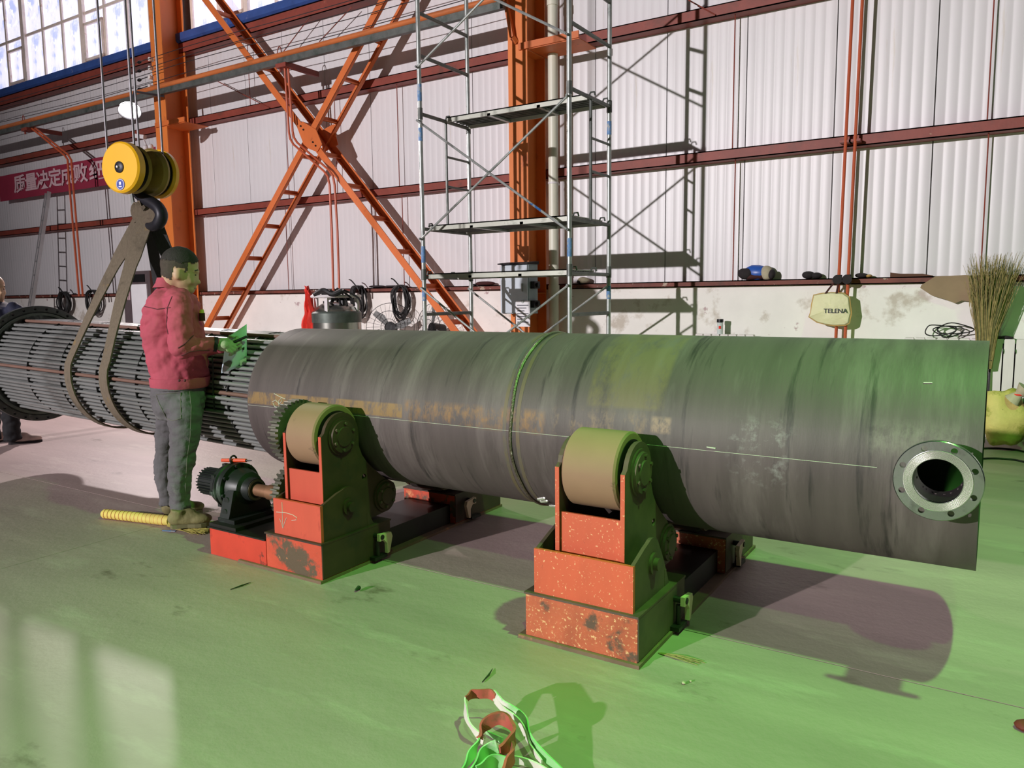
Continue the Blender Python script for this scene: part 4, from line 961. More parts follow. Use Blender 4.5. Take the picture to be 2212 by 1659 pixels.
def stand(name, label, bx, mx, rx, px_, red, lower, panel, plate, driven=False):
    t = thing(name, label, 'roller stand', ((bx[0]+bx[1])/2,3.5,0))
    obj('sole_plate', MB().box((px_[0],2.65,0),(px_[1],4.35,.016)), 'sole_dirty', t, 0)
    obj('cross_beam', MB().box((bx[0]+.04,3.10,.016),(bx[1]-.04,3.90,.135)), 'greasy_black', t, 0)
    for mir in (0, 1):
        M_ = (lambda y: 7.0-y) if mir else (lambda y: y)
        def PB(x0,y0,z0,x1,y1,z1): a, b = sorted((M_(y0),M_(y1))); return MB().box((x0,a,z0),(x1,b,z1))
        def PP(poly, a, b): return MB().prism([(M_(y),z) for y,z in poly],'x',a,b)
        b_ = obj('base_box', PB(bx[0],2.668,.016,bx[1],3.19,.198), lower, t, 0)
        obj('base_ledge', PB(bx[0]-.006,2.662,.198,bx[1]+.006,3.195,.207), plate, t, 0)
        obj('side_shade_skin', PB(bx[1],2.67,.02,bx[1]+.004,3.188,.197), plate, b_, 0)  # thin sheet added to hold the shade of the right side in its colour
        fb = obj('bracket_front', PB(mx[0],2.68,.207,mx[1],2.698,.398), panel, t, 0)
        obj('bracket_back', PB(mx[0],3.02,.207,mx[1],3.038,.28), plate, t, 0)
        for xa in (mx[0], mx[1]-.018): obj('bracket_cheek', PP(trun_poly, xa+.001, xa+.017), plate, t, 0)
        pb = obj('pivot_bolt', MB().cyl((mx[0]-.03,M_(2.882),.352),(mx[1]+.03,M_(2.882),.352),.026,16), plate, t); obj('pivot_washer', MB().cyl((mx[1]-.001,M_(2.882),.352),(mx[1]+.010,M_(2.882),.352),.045,20), plate, pb)
        for xa in (rx[0], rx[1]-.020):
            o = obj('rocker_plate', PP(rocker_poly, xa, xa+.020), plate, t, 0)
            obj('rocker_edge', PB(xa+.0005,2.738,.305,xa+.0195,2.742,.745), red, o, 0)
            if xa > rx[0]: cut(o, MB().cyl((xa-.02,M_(3.045),.475),(xa+.05,M_(3.045),.475),.017,14))
        obj('rocker_panel', PB(rx[0]+.02,2.752,.25,rx[1]-.02,2.764,.552), red, t, 0)
        rl = obj('roller', MB().lathe((rx[0]+.038,M_(YRO),ZRO),(1,0,0),[(0,.10),(0,RRO-.008),(.008,RRO),(rx[1]-rx[0]-.084,RRO),(rx[1]-rx[0]-.076,RRO-.008),(rx[1]-rx[0]-.076,.10)],56), 'roller_rubber', t)
        obj('roller_core', MB().cyl((rx[0]+.035,M_(YRO),ZRO),(rx[1]-.035,M_(YRO),ZRO),.135,32), 'greasy_black', rl)
        obj('lower_roller', MB().lathe((rx[0]+.04,M_(3.205),.335),(1,0,0),[(0,.001),(0,.104),(.006,.109),(rx[1]-rx[0]-.086,.109),(rx[1]-rx[0]-.08,.104),(rx[1]-rx[0]-.08,.001)],40), 'roller_rubber_dark', t)
        for xa, sg in ((rx[1],1),(rx[0],-1)):
            for (cy,cz,rr) in ((YRO,ZRO,.088),(3.205,.335,.078)):
                cv = obj('bearing_cover', MB().lathe((xa,M_(cy),cz),(sg,0,0),[(0,rr+.012),(.008,rr+.012),(.008,rr),(.020,rr-.003),(.022,rr*.62),(.028,rr*.58),(.028,.001)],36), plate, t)
                for i in range(6):
                    a = .4+i*math.pi/3; q = Vector((xa+sg*.02,M_(cy)+rr*.8*math.cos(a),cz+rr*.8*math.sin(a))); obj('cover_bolt', MB().cyl(q,q+Vector((sg*.010,0,0)),.0085,6), 'stand_plate_shaded', cv)
        # clamp lever on the base side
        xa = bx[1]+.004; ly = M_(3.09); s2 = -1 if mir else 1
        lv = obj('clamp_lever', MB().prism([(ly-.05*s2,.165),(ly+.045*s2,.155),(ly+.055*s2,.13),(ly+.03*s2,.045),(ly+.012*s2,.042),(ly+.01*s2,.10),(ly-.012*s2,.125),(ly-.05*s2,.125)],'x',xa+.035,xa+.055), 'lever_pale', t, 0)
        obj('lever_pin', MB().cyl((xa,ly-.03*s2,.145),(xa+.06,ly-.03*s2,.145),.014,10), 'greasy_black', lv)
        obj('clamp_bolt', MB().cyl((xa+.02,ly-.03*s2,.018),(xa+.02,ly-.03*s2,.12),.012,8).box((xa-.0,ly-.075*s2 if s2 > 0 else ly+.025,.017),(xa+.04,ly-.075*s2+.10 if s2 > 0 else ly+.125,.035)), 'greasy_black', t)
    return t
st2 = stand('roller_stand', 'orange idler roller stand with worn speckled paint, nearest the nozzle', (-1.635,-1.125), (-1.60,-1.15), (-1.53,-1.213), (-1.665,-1.11), 'stand_orange', 'stand_worn', 'stand_orange', 'stand_plate_shaded')
st1 = stand('roller_stand', 'red driven roller stand with gear, beside the black motor', (-3.277,-2.858), (-3.22,-2.868), (-3.19,-2.905), (-3.50,-2.852), 'stand_red_clean', 'stand_worn_red', 'stand_red_clean', 'stand_plate_deep_shade')
# gears on the driven stand
for cy, cz, r0, r1, n_, x0, x1 in ((YRO,ZRO,.158,.178,38,-3.275,-3.215),(2.862,.385,.145,.163,34,-3.272,-3.222)):
    g = obj('drive_gear', MB().prism(gear_poly(cy,cz,r0,r1,n_),'x',x0,x1), 'gear_steel', st1, 20); obj('gear_hub', MB().cyl((x0-.02,cy,cz),(x1+.02,cy,cz),.045,20), 'gear_steel', g)
# chalk arrow on the bracket front of the driven stand
def ch(pts, y, name='chalk_arrow'):
    return obj(name, MB().tube([WY(px,py,y) for px,py in pts],.0016,5), 'chalk', st1)
ch([(609,1085),(610,1110),(611,1140)],2.679); ch([(604,1120),(608,1130),(611,1141),(615,1128),(619,1118)],2.679); ch([(597,1106),(615,1107),(632,1112),(641,1118),(640,1123),(630,1124)],2.679)
# motor platform of the driven stand
obj('motor_platform', MB().box((-3.76,2.668,.0),(-3.282,3.16,.155)), 'stand_red', st1, 0)
obj('platform_top', MB().box((-3.77,2.66,.155),(-3.282,3.165,.163)), 'greasy_black', st1, 0)
# ------------------------------------------------------------------ gear motor
gy, gz = 2.875, .352
gmtr = thing('gear_motor', 'black finned gear motor bolted to the red platform', 'motor', (-3.65,gy,.163))
def lat(name, x, prof, m='reducer_black', n=40, par=None): return obj(name, MB().lathe((x,gy,gz),(1,0,0),prof,n), m, par or gmtr)
mt = lat('motor_body', -4.06, [(0,.001),(0,.055),(.01,.068),(.20,.072),(.20,.001)])
fin = MB().box((-4.045,-.003,.066),(-3.87,.003,.084)).mesh('fin','reducer_black',0)
for i in range(26):
    a = 2*math.pi*i/26; o = inst('fin', fin, mt, (0,gy,gz), (a,0,0))
lat('motor_flange', -3.862, [(0,.001),(0,.118),(.022,.118),(.022,.09),(.05,.085),(.05,.001)])
lat('ring_flange', -3.815, [(0,.001),(0,.135),(.016,.138),(.022,.128),(.034,.128),(.040,.140),(.056,.138),(.056,.001)], 'reducer_black', 48)
hs = lat('gear_housing', -3.76, [(0,.001),(0,.142),(.022,.142),(.022,.118),(.06,.112),(.105,.095),(.115,.072),(.15,.066),(.165,.066),(.165,.001)])
for i in range(8):
    a = .2+i*math.pi/4; q = Vector((-3.738,gy+.131*math.cos(a),gz+.131*math.sin(a))); obj('housing_bolt', MB().cyl(q,q+Vector((.014,0,0)),.010,6), 'reducer_black', hs)
    q2 = Vector((-3.817,gy+.125*math.cos(a),gz+.125*math.sin(a))); obj('web_lug', MB().box((q2.x-.03,q2.y-.012,q2.z-.012),(q2.x,q2.y+.012,q2.z+.012)), 'reducer_black', hs, 0)
obj('pedestal', MB().prism([(gy-.155,.205),(gy-.145,.235),(gy-.112,.36),(gy+.112,.36),(gy+.145,.235),(gy+.155,.205)],'x',-3.737,-3.655).box((-3.745,gy-.16,.165),(-3.60,gy+.16,.205)), 'reducer_black', gmtr, 0)
for y, z in ((gy-.118,.30),(gy-.135,.235)): obj('rib_lug', MB().cyl((-3.70,y-.012,z),(-3.70,y+.012,z),.022,10), 'reducer_black', gmtr)
obj('bed_plate', MB().box((-3.768,2.672,.163),(-3.535,3.06,.182)), 'greasy_black', gmtr, 0)
lat('seal_ring', -3.598, [(0,.062),(.006,.062),(.006,.048),(0,.048)], 'gear_steel')
lat('output_shaft', -3.60, [(0,.001),(0,.036),(.12,.036),(.12,.043),(.33,.043),(.33,.001)], 'shaft_rusty', 28)
obj('lifting_eye', MB().tube([(-3.79,gy+.012*0+.022*math.cos(a),gz+.158+.022*math.sin(a)) for a in [2*math.pi*i/16 for i in range(16)]],.006,6,True), 'reducer_black', gmtr)
t = thing('orange_tool', 'small orange-handled tool lying on top of the black motor', 'tool', (-3.78,gy,gz+.145))
p = Vector((-3.87,gy-.02,gz+.149)); q = Vector((-3.70,gy+.02,gz+.158))
obj('handle', MB().tube([p,p.lerp(q,.5),q],[.010,.012,.011],8), 'tool_orange', t); obj('tip', MB().cyl(q,q+(q-p)*.22,.006,8,.003), 'black_plastic', t)
# ------------------------------------------------------------------ people
FWD = np.array([-math.sin(yaw), math.cos(yaw), 0.0]); RGT = Vector((math.cos(yaw), math.sin(yaw), 0)); FW = Vector(FWD)
def mkV(depth0):
    def V_(px, py, d=0.0):
        r = ray(px, py); t = (depth0+d)/float(r@FWD); return Vector(CAM+t*r)
    return V_
def loft(mb, secs, n=20):
    """secs: (centre, half width along image right, half width along depth[, u, v])"""
    V = []; F = []
    for s_ in secs:
        c, hu, hv = s_[:3]; u = s_[3] if len(s_) > 3 else RGT; v = s_[4] if len(s_) > 4 else FW
        for i in range(n): a = 2*math.pi*i/n; V.append(c+u*hu*math.cos(a)+v*hv*math.sin(a))
    for k in range(len(secs)-1):
        for i in range(n): F.append((k*n+i,k*n+(i+1)%n,(k+1)*n+(i+1)%n,(k+1)*n+i))
    F += [tuple(range(n-1,-1,-1)), tuple((len(secs)-1)*n+i for i in range(n))]
    mb.add(V, F); return mb
def limb(mb, pts, rad, n=12):
    for i in range(len(pts)-1): mb.cyl(pts[i], pts[i+1], rad[i], n, rad[i+1])
    for p, r in zip(pts, rad): mb.ball(p, r, n, 8)
    return mb
def sub_mesh(src, test, name, m, parent, off=.003):
    me = src.data; bm = bmesh.new(); bm.from_mesh(me); bm.normal_update()
    bmesh.ops.delete(bm, geom=[f for f in bm.faces if not test(f.calc_center_median())], context='FACES')
    for v in bm.verts: v.co += v.normal*off
    nm = bpy.data.meshes.new(name); bm.to_mesh(nm); bm.free(); nm.materials.append(MATS[m]); nm.polygons.foreach_set('use_smooth',[True]*len(nm.polygons))
    return obj(name, nm, m, parent)
def head_geo(mb, hc, F_, S_, U_, k=1.0):
    rot = Matrix((F_, S_, U_)).transposed()
    L = lambda f, s, z: hc+(F_*f+S_*s+U_*z)*k
    def el(f, s, z, rf, rs, rz): mb.ball(L(f,s,z), k, 18, 12, (rf,rs,rz), rot)
    el(-.012,0,.03,.104,.080,.102); el(.022,0,-.035,.078,.070,.092); el(.045,0,-.098,.046,.050,.040); el(-.03,0,-.02,.075,.074,.08)
    el(.098,0,-.050,.020,.013,.016); el(.090,0,-.025,.014,.009,.032); el(.080,0,.012,.020,.055,.014); el(.058,.038,-.05,.03,.024,.026); el(.058,-.038,-.05,.03,.024,.026)
    el(.082,0,-.082,.015,.024,.008); el(.080,0,-.094,.014,.022,.007)
    for sg in (-1,1): el(-.006,.078*sg,-.028,.022,.010,.034); el(.0,.074*sg,-.03,.012,.012,.02)
    return L
def glove(mb, w, k, ax, curl, nrm, thumb, r=.0095):
    """w wrist, k knuckle centre, ax unit wrist->knuckles, curl unit direction fingers bend to, nrm: across the palm"""
    mid = w.lerp(k,.55); rot = Matrix((ax, nrm, ax.cross(nrm))).transposed()
    mb.ball(mid, 1, 16, 10, ((k-w).length*.62,.042,.020), rot); mb.cyl(w-ax*.03, mid, .030, 12, .034)
    for i, (o_, ln) in enumerate(((.033,.036),(.011,.042),(-.011,.039),(-.032,.030))):
        b = k+nrm*o_-ax*.006*abs(i-1); p1 = b+(ax*.8+curl*.6).normalized()*ln; p2 = p1+(ax*.05+curl*1.0).normalized()*ln*.75; p3 = p2+(ax*-.7+curl*.7).normalized()*ln*.55
        limb(mb, [b,p1,p2,p3], [r*1.1,r,r*.95,r*.8], 8)
    tb = w.lerp(k,.35)+nrm*.036; t1 = tb+(ax*.7+nrm*.45+curl*.4).normalized()*.038; t2 = t1+(ax*.9+curl*.5-nrm*.15).normalized()*.032
    limb(mb, [tb,t1,t2], [r*1.25,r*1.1,r*.9], 8)
def shoe(mb, heel, toe, z, w=.048, h=.075):
    d = (toe-heel).normalized(); L_ = (toe-heel).length; s_ = Vector((d.y,-d.x,0)); U = Vector((0,0,1)); P = lambda f, ss, zz: heel+d*L_*f+s_*ss+Vector((0,0,z-heel.z+zz))
    rot = Matrix((d,s_,U)).transposed()
    mb.ball(P(.17,0,.048),1,16,10,(.062,.040,.052),rot); mb.ball(P(.45,0,.042),1,16,10,(.10,.043,.048),rot); mb.ball(P(.74,0,.034),1,16,10,(.080,w,.036),rot); mb.ball(P(.88,0,.028),1,14,8,(.04,w*.8,.026),rot)
    mb.cyl(P(.20,0,.05),P(.22,0,.105),.046,14,.050); mb.ball(P(.42,0,.082),1,12,8,(.06,.03,.026),rot)
    return P, d, s_
def sole_mb(heel, toe, z, w=.048, th=.022):
    d = (toe-heel).normalized(); L_ = (toe-heel).length; s_ = Vector((d.y,-d.x,0)); pts = []
    for f, ww in ((-.02,.022),(.05,.036),(.25,.036),(.45,.034),(.65,.046),(.82,.048),(.95,.036),(1.01,.014)): pts.append((f,ww))
    pl_ = [heel+d*L_*f+s_*w_*(w/.048) for f,w_ in pts]+[heel+d*L_*f-s_*w_*(w/.048) for f,w_ in reversed(pts)]
    return MB().prism([(p.x,p.y) for p in pl_],'z',z,z+th)

# ---- man in the rose jacket
V1 = mkV(.5358*4.45+.8443*2.95-.04)
man = thing('person', 'person in a rose-red work jacket and grey jeans reading a sheet, seen from behind', 'person', FLR(395,1128))
tors = [(612,374,20,.075,.01),(626,373,34,.12,.02),(640,374,45,.185,.02),(660,373,54,.205,.02),(690,371,62,.195,.02),(740,376,65,.175,.02),(785,385,63,.17,.02),(812,388,60,.17,.02),(830,389,57,.165,.02)]
PXM = 338.0
secs = [(V1(cx,py,d),hw/PXM,hd) for py,cx,hw,hd,d in tors]
armR = [V1(389,655,-.165),V1(388,705,-.215),V1(393,752,-.23),V1(430,748,-.18),V1(463,743,-.11)]; rR = [.078,.078,.072,.058,.048]
armL = [V1(354,655,.17),V1(388,705,.15),V1(422,750,.12),V1(458,752,.07),V1(490,746,.035)]; rL = [.075,.072,.064,.054,.046]
jk = loft(MB(), secs); limb(jk, armR, rR); limb(jk, armL, rL)
jk.ball(V1(386,652,-.12),.095,14,10); jk.ball(V1(362,650,.15),.09,14,10)
jacket_mb = jk
bd_mb = loft(MB(), [(c,hu*.8,hv*.8) for c,hu,hv in secs]); limb(bd_mb, armR, [r*.7 for r in rR]); limb(bd_mb, armL, [r*.7 for r in rL])
legR = [V1(398,880,-.07),V1(402,930,-.085),V1(392,985,-.095),V1(388,1030,-.10),V1(389,1080,-.10)]; lR = [.105,.099,.081,.078,.064]
legL = [V1(372,880,.10),V1(364,935,.13),V1(358,985,.15),V1(355,1030,.155),V1(363,1075,.155)]; lL = [.10,.085,.072,.068,.056]
hips = [(V1(386,822,.02),52/PXM,.158),(V1(385,850,.02),56/PXM,.165),(V1(386,880,.02),54/PXM,.16),(V1(388,902,.02),46/PXM,.13)]
loft(bd_mb, [(c,hu*.85,hv*.85) for c,hu,hv in hips]); limb(bd_mb, legR, [r*.75 for r in lR]); limb(bd_mb, legL, [r*.75 for r in lL])
Fh = (RGT*.95+FW*.30).normalized(); Fh = (Fh-Vector((0,0,.20))).normalized(); Sh = Fh.cross(Vector((0,0,1))).normalized(); Uh = Sh.cross(Fh)
hc = V1(391,584,.0); Lh = head_geo(bd_mb, hc, Fh, Sh, Uh, 1.08)
limb(bd_mb, [Lh(-.035,0,-.06), V1(370,622,.01), V1(372,650,.02)], [.066,.070,.085])
body = remeshed('body', bd_mb, 'skin', .009, 3, man)
def loc_h(c): d = (c-hc)/1.08; return d.dot(Fh), d.dot(Sh), d.dot(Uh)
def hair_top(c):
    f, s_, z = loc_h(c); z += .010*mnoise.noise(c*60)-.25*max(0,f); return z > .040 and f < .080+.2*(z-.05)
def hair_side(c):
    f, s_, z = loc_h(c); ear = abs(f+.004) < .030 and z < .012
    return (not hair_top(c)) and z > -.065-.3*min(0,f+.04) and f < .038-.9*max(0,.0-z)*.9 and not ear and abs(z) < .075 and (f < -.036 or z > -.012)
sub_mesh(body, hair_top, 'hair', 'hair', man, .005); sub_mesh(body, hair_side, 'cropped_side_hair', 'hair_fade', man, .0025)
for sg in (1,-1):
    e = Lh(.083,.032*sg,-.012); obj('eye', MB().ball(e,.010,10,6,(.6,1.2,.5),Matrix((Fh,Sh,Uh)).transposed()), 'eye', man)
    obj('eyebrow', MB().tube([Lh(.090,.014*sg,.014),Lh(.091,.034*sg,.019),Lh(.078,.052*sg,.012)],.004,6), 'hair', man)
obj('lips', MB().tube([Lh(.088,.018,-.088),Lh(.096,0,-.088),Lh(.088,-.018,-.088)],.0045,6), 'lip', man)
jacket = remeshed('jacket', jacket_mb, 'jacket_rose', .010, 5, man)
# folds pressed into the cloth
def crease(o, amp, sc_, seed, st=(1,1,1)):
    me = o.data; n_v = len(me.vertices); co = np.empty(n_v*3, np.float32); me.vertices.foreach_get('co', co); co = co.reshape(-1,3)
    nr_ = np.array([tuple(v.normal) for v in me.vertices], np.float32)
    k_ = np.array([abs(mnoise.noise(Vector((c[0]*st[0],c[1]*st[1],c[2]*st[2]))*sc_+Vector((seed,0,0))))*2-.6 for c in co.tolist()], np.float32)
    me.vertices.foreach_set('co', (co+nr_*(amp*k_)[:,None]).ravel()); me.update()
crease(jacket, .012, 7.0, 3, (1,1,1.8)); crease(jacket, .005, 17.0, 5, (1,1,1.5))
from mathutils.bvhtree import BVHTree
def seam_on(o, pix, r, m, name, n=8, off=.0012):
    """stitched seam or drawn fold line lying on the cloth surface"""
    tree = BVHTree.FromPolygons([tuple(v.co) for v in o.data.vertices], [tuple(p.vertices) for p in o.data.polygons]); P = []
    for i in range(len(pix)-1):
        for k in range(n):
            x = pix[i][0]+(pix[i+1][0]-pix[i][0])*k/n; y = pix[i][1]+(pix[i+1][1]-pix[i][1])*k/n; h = tree.ray_cast(Vector(CAM), Vector(ray(x,y)).normalized())
            if h[0] is not None and (not P or (h[0]-P[-1]).length < .08): P.append(h[0]+h[1]*off)
    if len(P) > 3: obj(name, MB().tube(P, r, 5), m, o)
seam_on(jacket, [(312,662),(340,668),(372,664)], .0028, 'jacket_dark', 'yoke_seam'); seam_on(jacket, [(372,640),(362,665),(360,700),(364,725)], .0028, 'jacket_dark', 'sleeve_seam'); seam_on(jacket, [(385,752),(400,742),(420,722),(436,716)], .0035, 'jacket_dark', 'sleeve_fold_shade'); seam_on(jacket, [(392,768),(410,760),(430,757),(455,757)], .0030, 'jacket_dark', 'sleeve_fold_shade')  # the sleeve folds are dark lines drawn for crease shade
sc_h = [(V1(389,py,.02),hw/PXM,hd) for py,hw,hd in ((814,62,.175),(820,61.5,.174),(832,60,.17),(836,57,.165))]
obj('hem_band', loft(MB(), sc_h, 28), 'jacket_rose', jacket)
cl_ = MB(); cs = [(V1(369,621,.01),36/PXM,.105),(V1(368,611,.01),29/PXM,.088),(V1(366,600,.01),24/PXM,.078),(V1(366,600,.01),20/PXM,.066),(V1(369,618,.01),24/PXM,.08)]
V = []; F = []; n = 24
for c, hu, hv in cs:
    for i in range(n):
        a = 2*math.pi*i/n; dz = -.035*max(0,math.cos(a)); V.append(c+RGT*hu*math.cos(a)+FW*hv*math.sin(a)+Vector((0,0,dz)))
for k_ in range(len(cs)-1):
    for i in range(n): F.append((k_*n+i,k_*n+(i+1)%n,(k_+1)*n+(i+1)%n,(k_+1)*n+i))
obj('collar', cl_.add(V,F), 'jacket_rose', jacket)
for px, py in ((387,822),(399,822)): p = V1(px,py,-.165); obj('button', MB().ball(p,.009,8,6), 'jacket_dark', jacket)
p = V1(436,676,.0); mk_ = obj('pocket_torch', MB().cyl(p-Vector((0,0,.05)),p,.018,12), 'rag_brown', man); obj('torch_cap', MB().cyl(p,p+Vector((0,0,.022)),.016,12,.012), 'broom_yellow', mk_)
tr = loft(MB(), hips); limb(tr, legR, lR); limb(tr, legL, lL); tr.cyl(legR[-1], V1(389,1100,-.10), .064, 14, .066); tr.cyl(legL[-1], V1(364,1090,.155), .056, 14, .058)
trousers = remeshed('jeans', tr, 'jeans', .010, 4, man); crease(trousers, .010, 7.0, 9, (1,1,1.5)); crease(trousers, .006, 15.0, 2, (1,1,2.2))
seam_on(trousers, [(337,852),(390,848),(391,904),(373,909),(360,904),(344,872),(337,852)], .0022, 'jeans_seam', 'back_pocket_seam'); seam_on(trousers, [(409,842),(413,880),(411,940),(404,990),(401,1040),(400,1085)], .0020, 'jeans_seam', 'side_seam'); seam_on(trousers, [(416,842),(432,838)], .0022, 'jeans_seam', 'front_pocket_seam')
pk = [(336,852),(336,862),(360,905),(390,905),(391,848)]
def on_body(px, py, dd=-.175): return V1(px,py,dd)
pw_ = bez([V1(338,851,-.115),V1(360,850,-.145),V1(391,847,-.148),V1(391,905,-.168),V1(372,908,-.15),V1(360,904,-.12)],4)
obj('belt', loft(MB(), [(V1(386,826,.02),55/PXM,.163),(V1(386,838,.02),56.5/PXM,.168)], 28), 'jeans', trousers)
# shoes: the near one stands on the straw of the broom
ZS = .030
hR, tR = PL(371,1140,2,ZS), PL(452,1134,2,ZS); hL, tL = FLR(357,1117), FLR(437,1106)
for nm, hh, tt, z in (('right_shoe',hR,tR,ZS),('left_shoe',hL,tL,.0)):
    mb = MB(); P_, d_, s_ = shoe(mb, hh, tt, z+.012, .050); so = remeshed('shoe', mb, 'shoe_olive', .007, 3, man)
    obj('sole', sole_mb(hh, tt, z, .050, .024), 'shoe_sole', so, 0)
    for i in range(4): obj('lace', MB().tube([P_(.38+i*.07,.028,.080-.008*i),P_(.40+i*.07,0,.094-.010*i),P_(.38+i*.07,-.028,.080-.008*i)],.004,5), 'lace', so)
obj('sock', MB().cyl(V1(391,1098,-.10),V1(392,1112,-.10),.044,16), 'sock', man)
# gloves
wR = V1(466,744,-.105); kR = V1(497,748,-.085); axr = (kR-wR).normalized(); cur = (FW*.75+Vector((0,0,-.55))+RGT*.1).normalized(); cur = (cur-axr*cur.dot(axr)).normalized(); nrm = axr.cross(cur); nrm = nrm if nrm.z > 0 else -nrm
g1 = MB(); glove(g1, wR, kR, axr, cur, nrm, 1, .0115); g1.ball(V1(482,746,-.10),.036,12,8,(1.2,1,.9))
gl = remeshed('glove', g1, 'glove', .005, 2, man); obj('cuff', MB().cyl(V1(461,743,-.115),V1(469,744,-.105),.047,18), 'cuff_black', gl)
wL = V1(492,746,.05); kL = V1(516,738,.03); axl = (kL-wL).normalized(); cul = (-FW*.8+Vector((0,0,-.3))).normalized(); cul = (cul-axl*cul.dot(axl)).normalized(); nl_ = axl.cross(cul); nl_ = nl_ if nl_.z > 0 else -nl_
g2 = MB(); glove(g2, wL, kL, axl, cul, nl_, 1, .0105); remeshed('glove', g2, 'glove', .005, 2, man)
obj('hanging_cord', MB().tube(bez([V1(458,768,.03),V1(460,800,.03),V1(460,840,.035),V1(463,884,.035)],5),.005,6), 'black_rubber', man)
# marker pen and drawing sheet held by the man
p, q = V1(503,740,-.055), V1(533,727,-.015)
t = thing('marker_pen', 'black marker pen held in the gloved hand over the sheet', 'pen', p); obj('barrel', MB().cyl(p-(q-p)*.3,q,.0085,10), 'black_plastic', t); obj('tip', MB().cyl(q,q+(q-p)*.12,.005,8,.002), 'ink', t)
t = thing('drawing_sheet', 'pale turquoise photo sheet held out by the man in red', 'sheet', V1(505,800,.01))
cor = [(488,731),(533,700),(533,787),(478,806)]; mb = MB(); n_ = 10
for j in range(n_+1):
    for i in range(n_+1):
        u, v = i/n_, j/n_; x = (cor[0][0]*(1-u)+cor[1][0]*u)*(1-v)+(cor[3][0]*(1-u)+cor[2][0]*u)*v; y = (cor[0][1]*(1-u)+cor[1][1]*u)*(1-v)+(cor[3][1]*(1-u)+cor[2][1]*u)*v
        mb.v.append(V1(x,y,-.01+.05*u-.02*math.sin(math.pi*v)+.008*math.sin(5*u+3*v)))
for j in range(n_):
    for i in range(n_): a = j*(n_+1)+i; mb.f.append((a,a+1,a+n_+2,a+n_+1))
o = obj('paper', mb, 'drawing_sheet', t); sd = o.modifiers.new('s','SOLIDIFY'); sd.thickness = .0012; baked(o)
def blot(pts, m, nm):
    P = [V1(x,y,-.01+.05*((x-482)/50)-.02*math.sin(math.pi*(y-715)/85)-.012) for x,y in pts]; n0 = len(P)
    obj(nm, MB().add(P,[tuple(range(n0))]), m, t, 0)
blot([(480,795),(484,784),(494,779),(502,782),(498,792),(488,802),(480,804)],'cabinet_dark','printed_patch'); blot([(518,779),(533,772),(532,786),(519,790)],'paper_white','printed_patch'); blot([(523,752),(528,749),(528,755),(524,757)],'rag_dark','printed_patch')

# ---- second man behind the flange, cut by the left edge
V2 = mkV(.5358*8.48+.8443*3.79); K2 = 1650/7.74
man2 = thing('person', 'person in a navy jacket and black trousers at the far end of the bundle', 'person', FLR(22,956))
s2 = [(650,-6,12,.07,0),(658,-6,26,.13,0),(668,-4,42,.20,0),(690,-4,46,.20,0),(730,-4,44,.17,0),(780,-2,42,.16,0),(815,0,42,.16,0)]
sec2 = [(V2(cx,py,d),hw/K2,hd) for py,cx,hw,hd,d in s2]
aR = [V2(30,668,-.08),V2(48,680,-.10),V2(58,690,-.20)]; aL = [V2(-36,672,.05),V2(-44,715,.0),V2(-30,750,-.1)]
j2 = loft(MB(), sec2); limb(j2, aR, [.075,.062,.05]); limb(j2, aL, [.075,.06,.05])
l1 = [V2(12,820,-.02),V2(22,880,-.03),V2(26,940,-.03)]; l2 = [V2(-16,820,.06),V2(-18,880,.08),V2(-18,940,.08)]
b2 = loft(MB(), [(c,hu*.8,hv*.8) for c,hu,hv in sec2]); limb(b2, aR, [.05,.045,.035]); limb(b2, aL, [.05,.045,.035]); limb(b2, l1, [.08,.06,.045]); limb(b2, l2, [.08,.06,.045]); loft(b2,[(V2(0,800,0),34/K2,.13),(V2(-2,830,0),32/K2,.12)])
F2 = (RGT*.85-FW*.52).normalized(); S2_ = F2.cross(Vector((0,0,1))).normalized(); U2_ = Vector((0,0,1)); hc2 = V2(-9,622,0); L2_ = head_geo(b2, hc2, F2, S2_, U2_, 1.0); limb(b2, [L2_(-.03,0,-.07),V2(-8,656,0)],[.06,.075])
h_ = aR[-1]; dirh = (RGT*.6-FW*.8).normalized(); glove(b2, h_, h_+dirh*.075, dirh, Vector((0,0,-1)), RGT, 1, .009)
bo2 = remeshed('body', b2, 'skin', .009, 3, man2)
def hair2(c):
    d = c-hc2; f, z = d.dot(F2), d.z; return z > .075 and f < .03 or (f < -.05 and z > -.02)
sub_mesh(bo2, hair2, 'hair', 'hair_fade', man2, .003)
for sg in (1,-1): obj('eye', MB().ball(L2_(.083,.032*sg,-.014),.009,8,6), 'eye', man2); obj('eyebrow', MB().tube([L2_(.09,.014*sg,.012),L2_(.088,.045*sg,.014)],.004,5), 'hair', man2)
ja2 = remeshed('jacket', j2, 'navy', .011, 4, man2); crease(ja2, .012, 7, 4)
t2 = loft(MB(), [(V2(0,800,0),42/K2,.16),(V2(-1,830,0),40/K2,.15),(V2(-2,850,0),34/K2,.13)]); limb(t2, l1, [.10,.085,.078]); limb(t2, l2, [.10,.085,.078]); t2.cyl(l1[-1],V2(27,950,-.03),.078,14,.09); t2.cyl(l2[-1],V2(-18,948,.08),.078,14,.09)
tr2 = remeshed('trousers', t2, 'trouser_black', .011, 4, man2); crease(tr2, .010, 8, 6, (1,1,2))
for a, b in (((20,960),(54,957)),((-30,957),(2,955))):
    mb = MB(); hh, tt = FLR(*a), FLR(*b); shoe(mb, hh, hh+(tt-hh).normalized()*.29, .012, .05); so = remeshed('shoe', mb, 'shoe_pale', .009, 3, man2); obj('sole', sole_mb(hh, hh+(tt-hh).normalized()*.29, 0, .05, .022), 'rag_dark', so, 0)
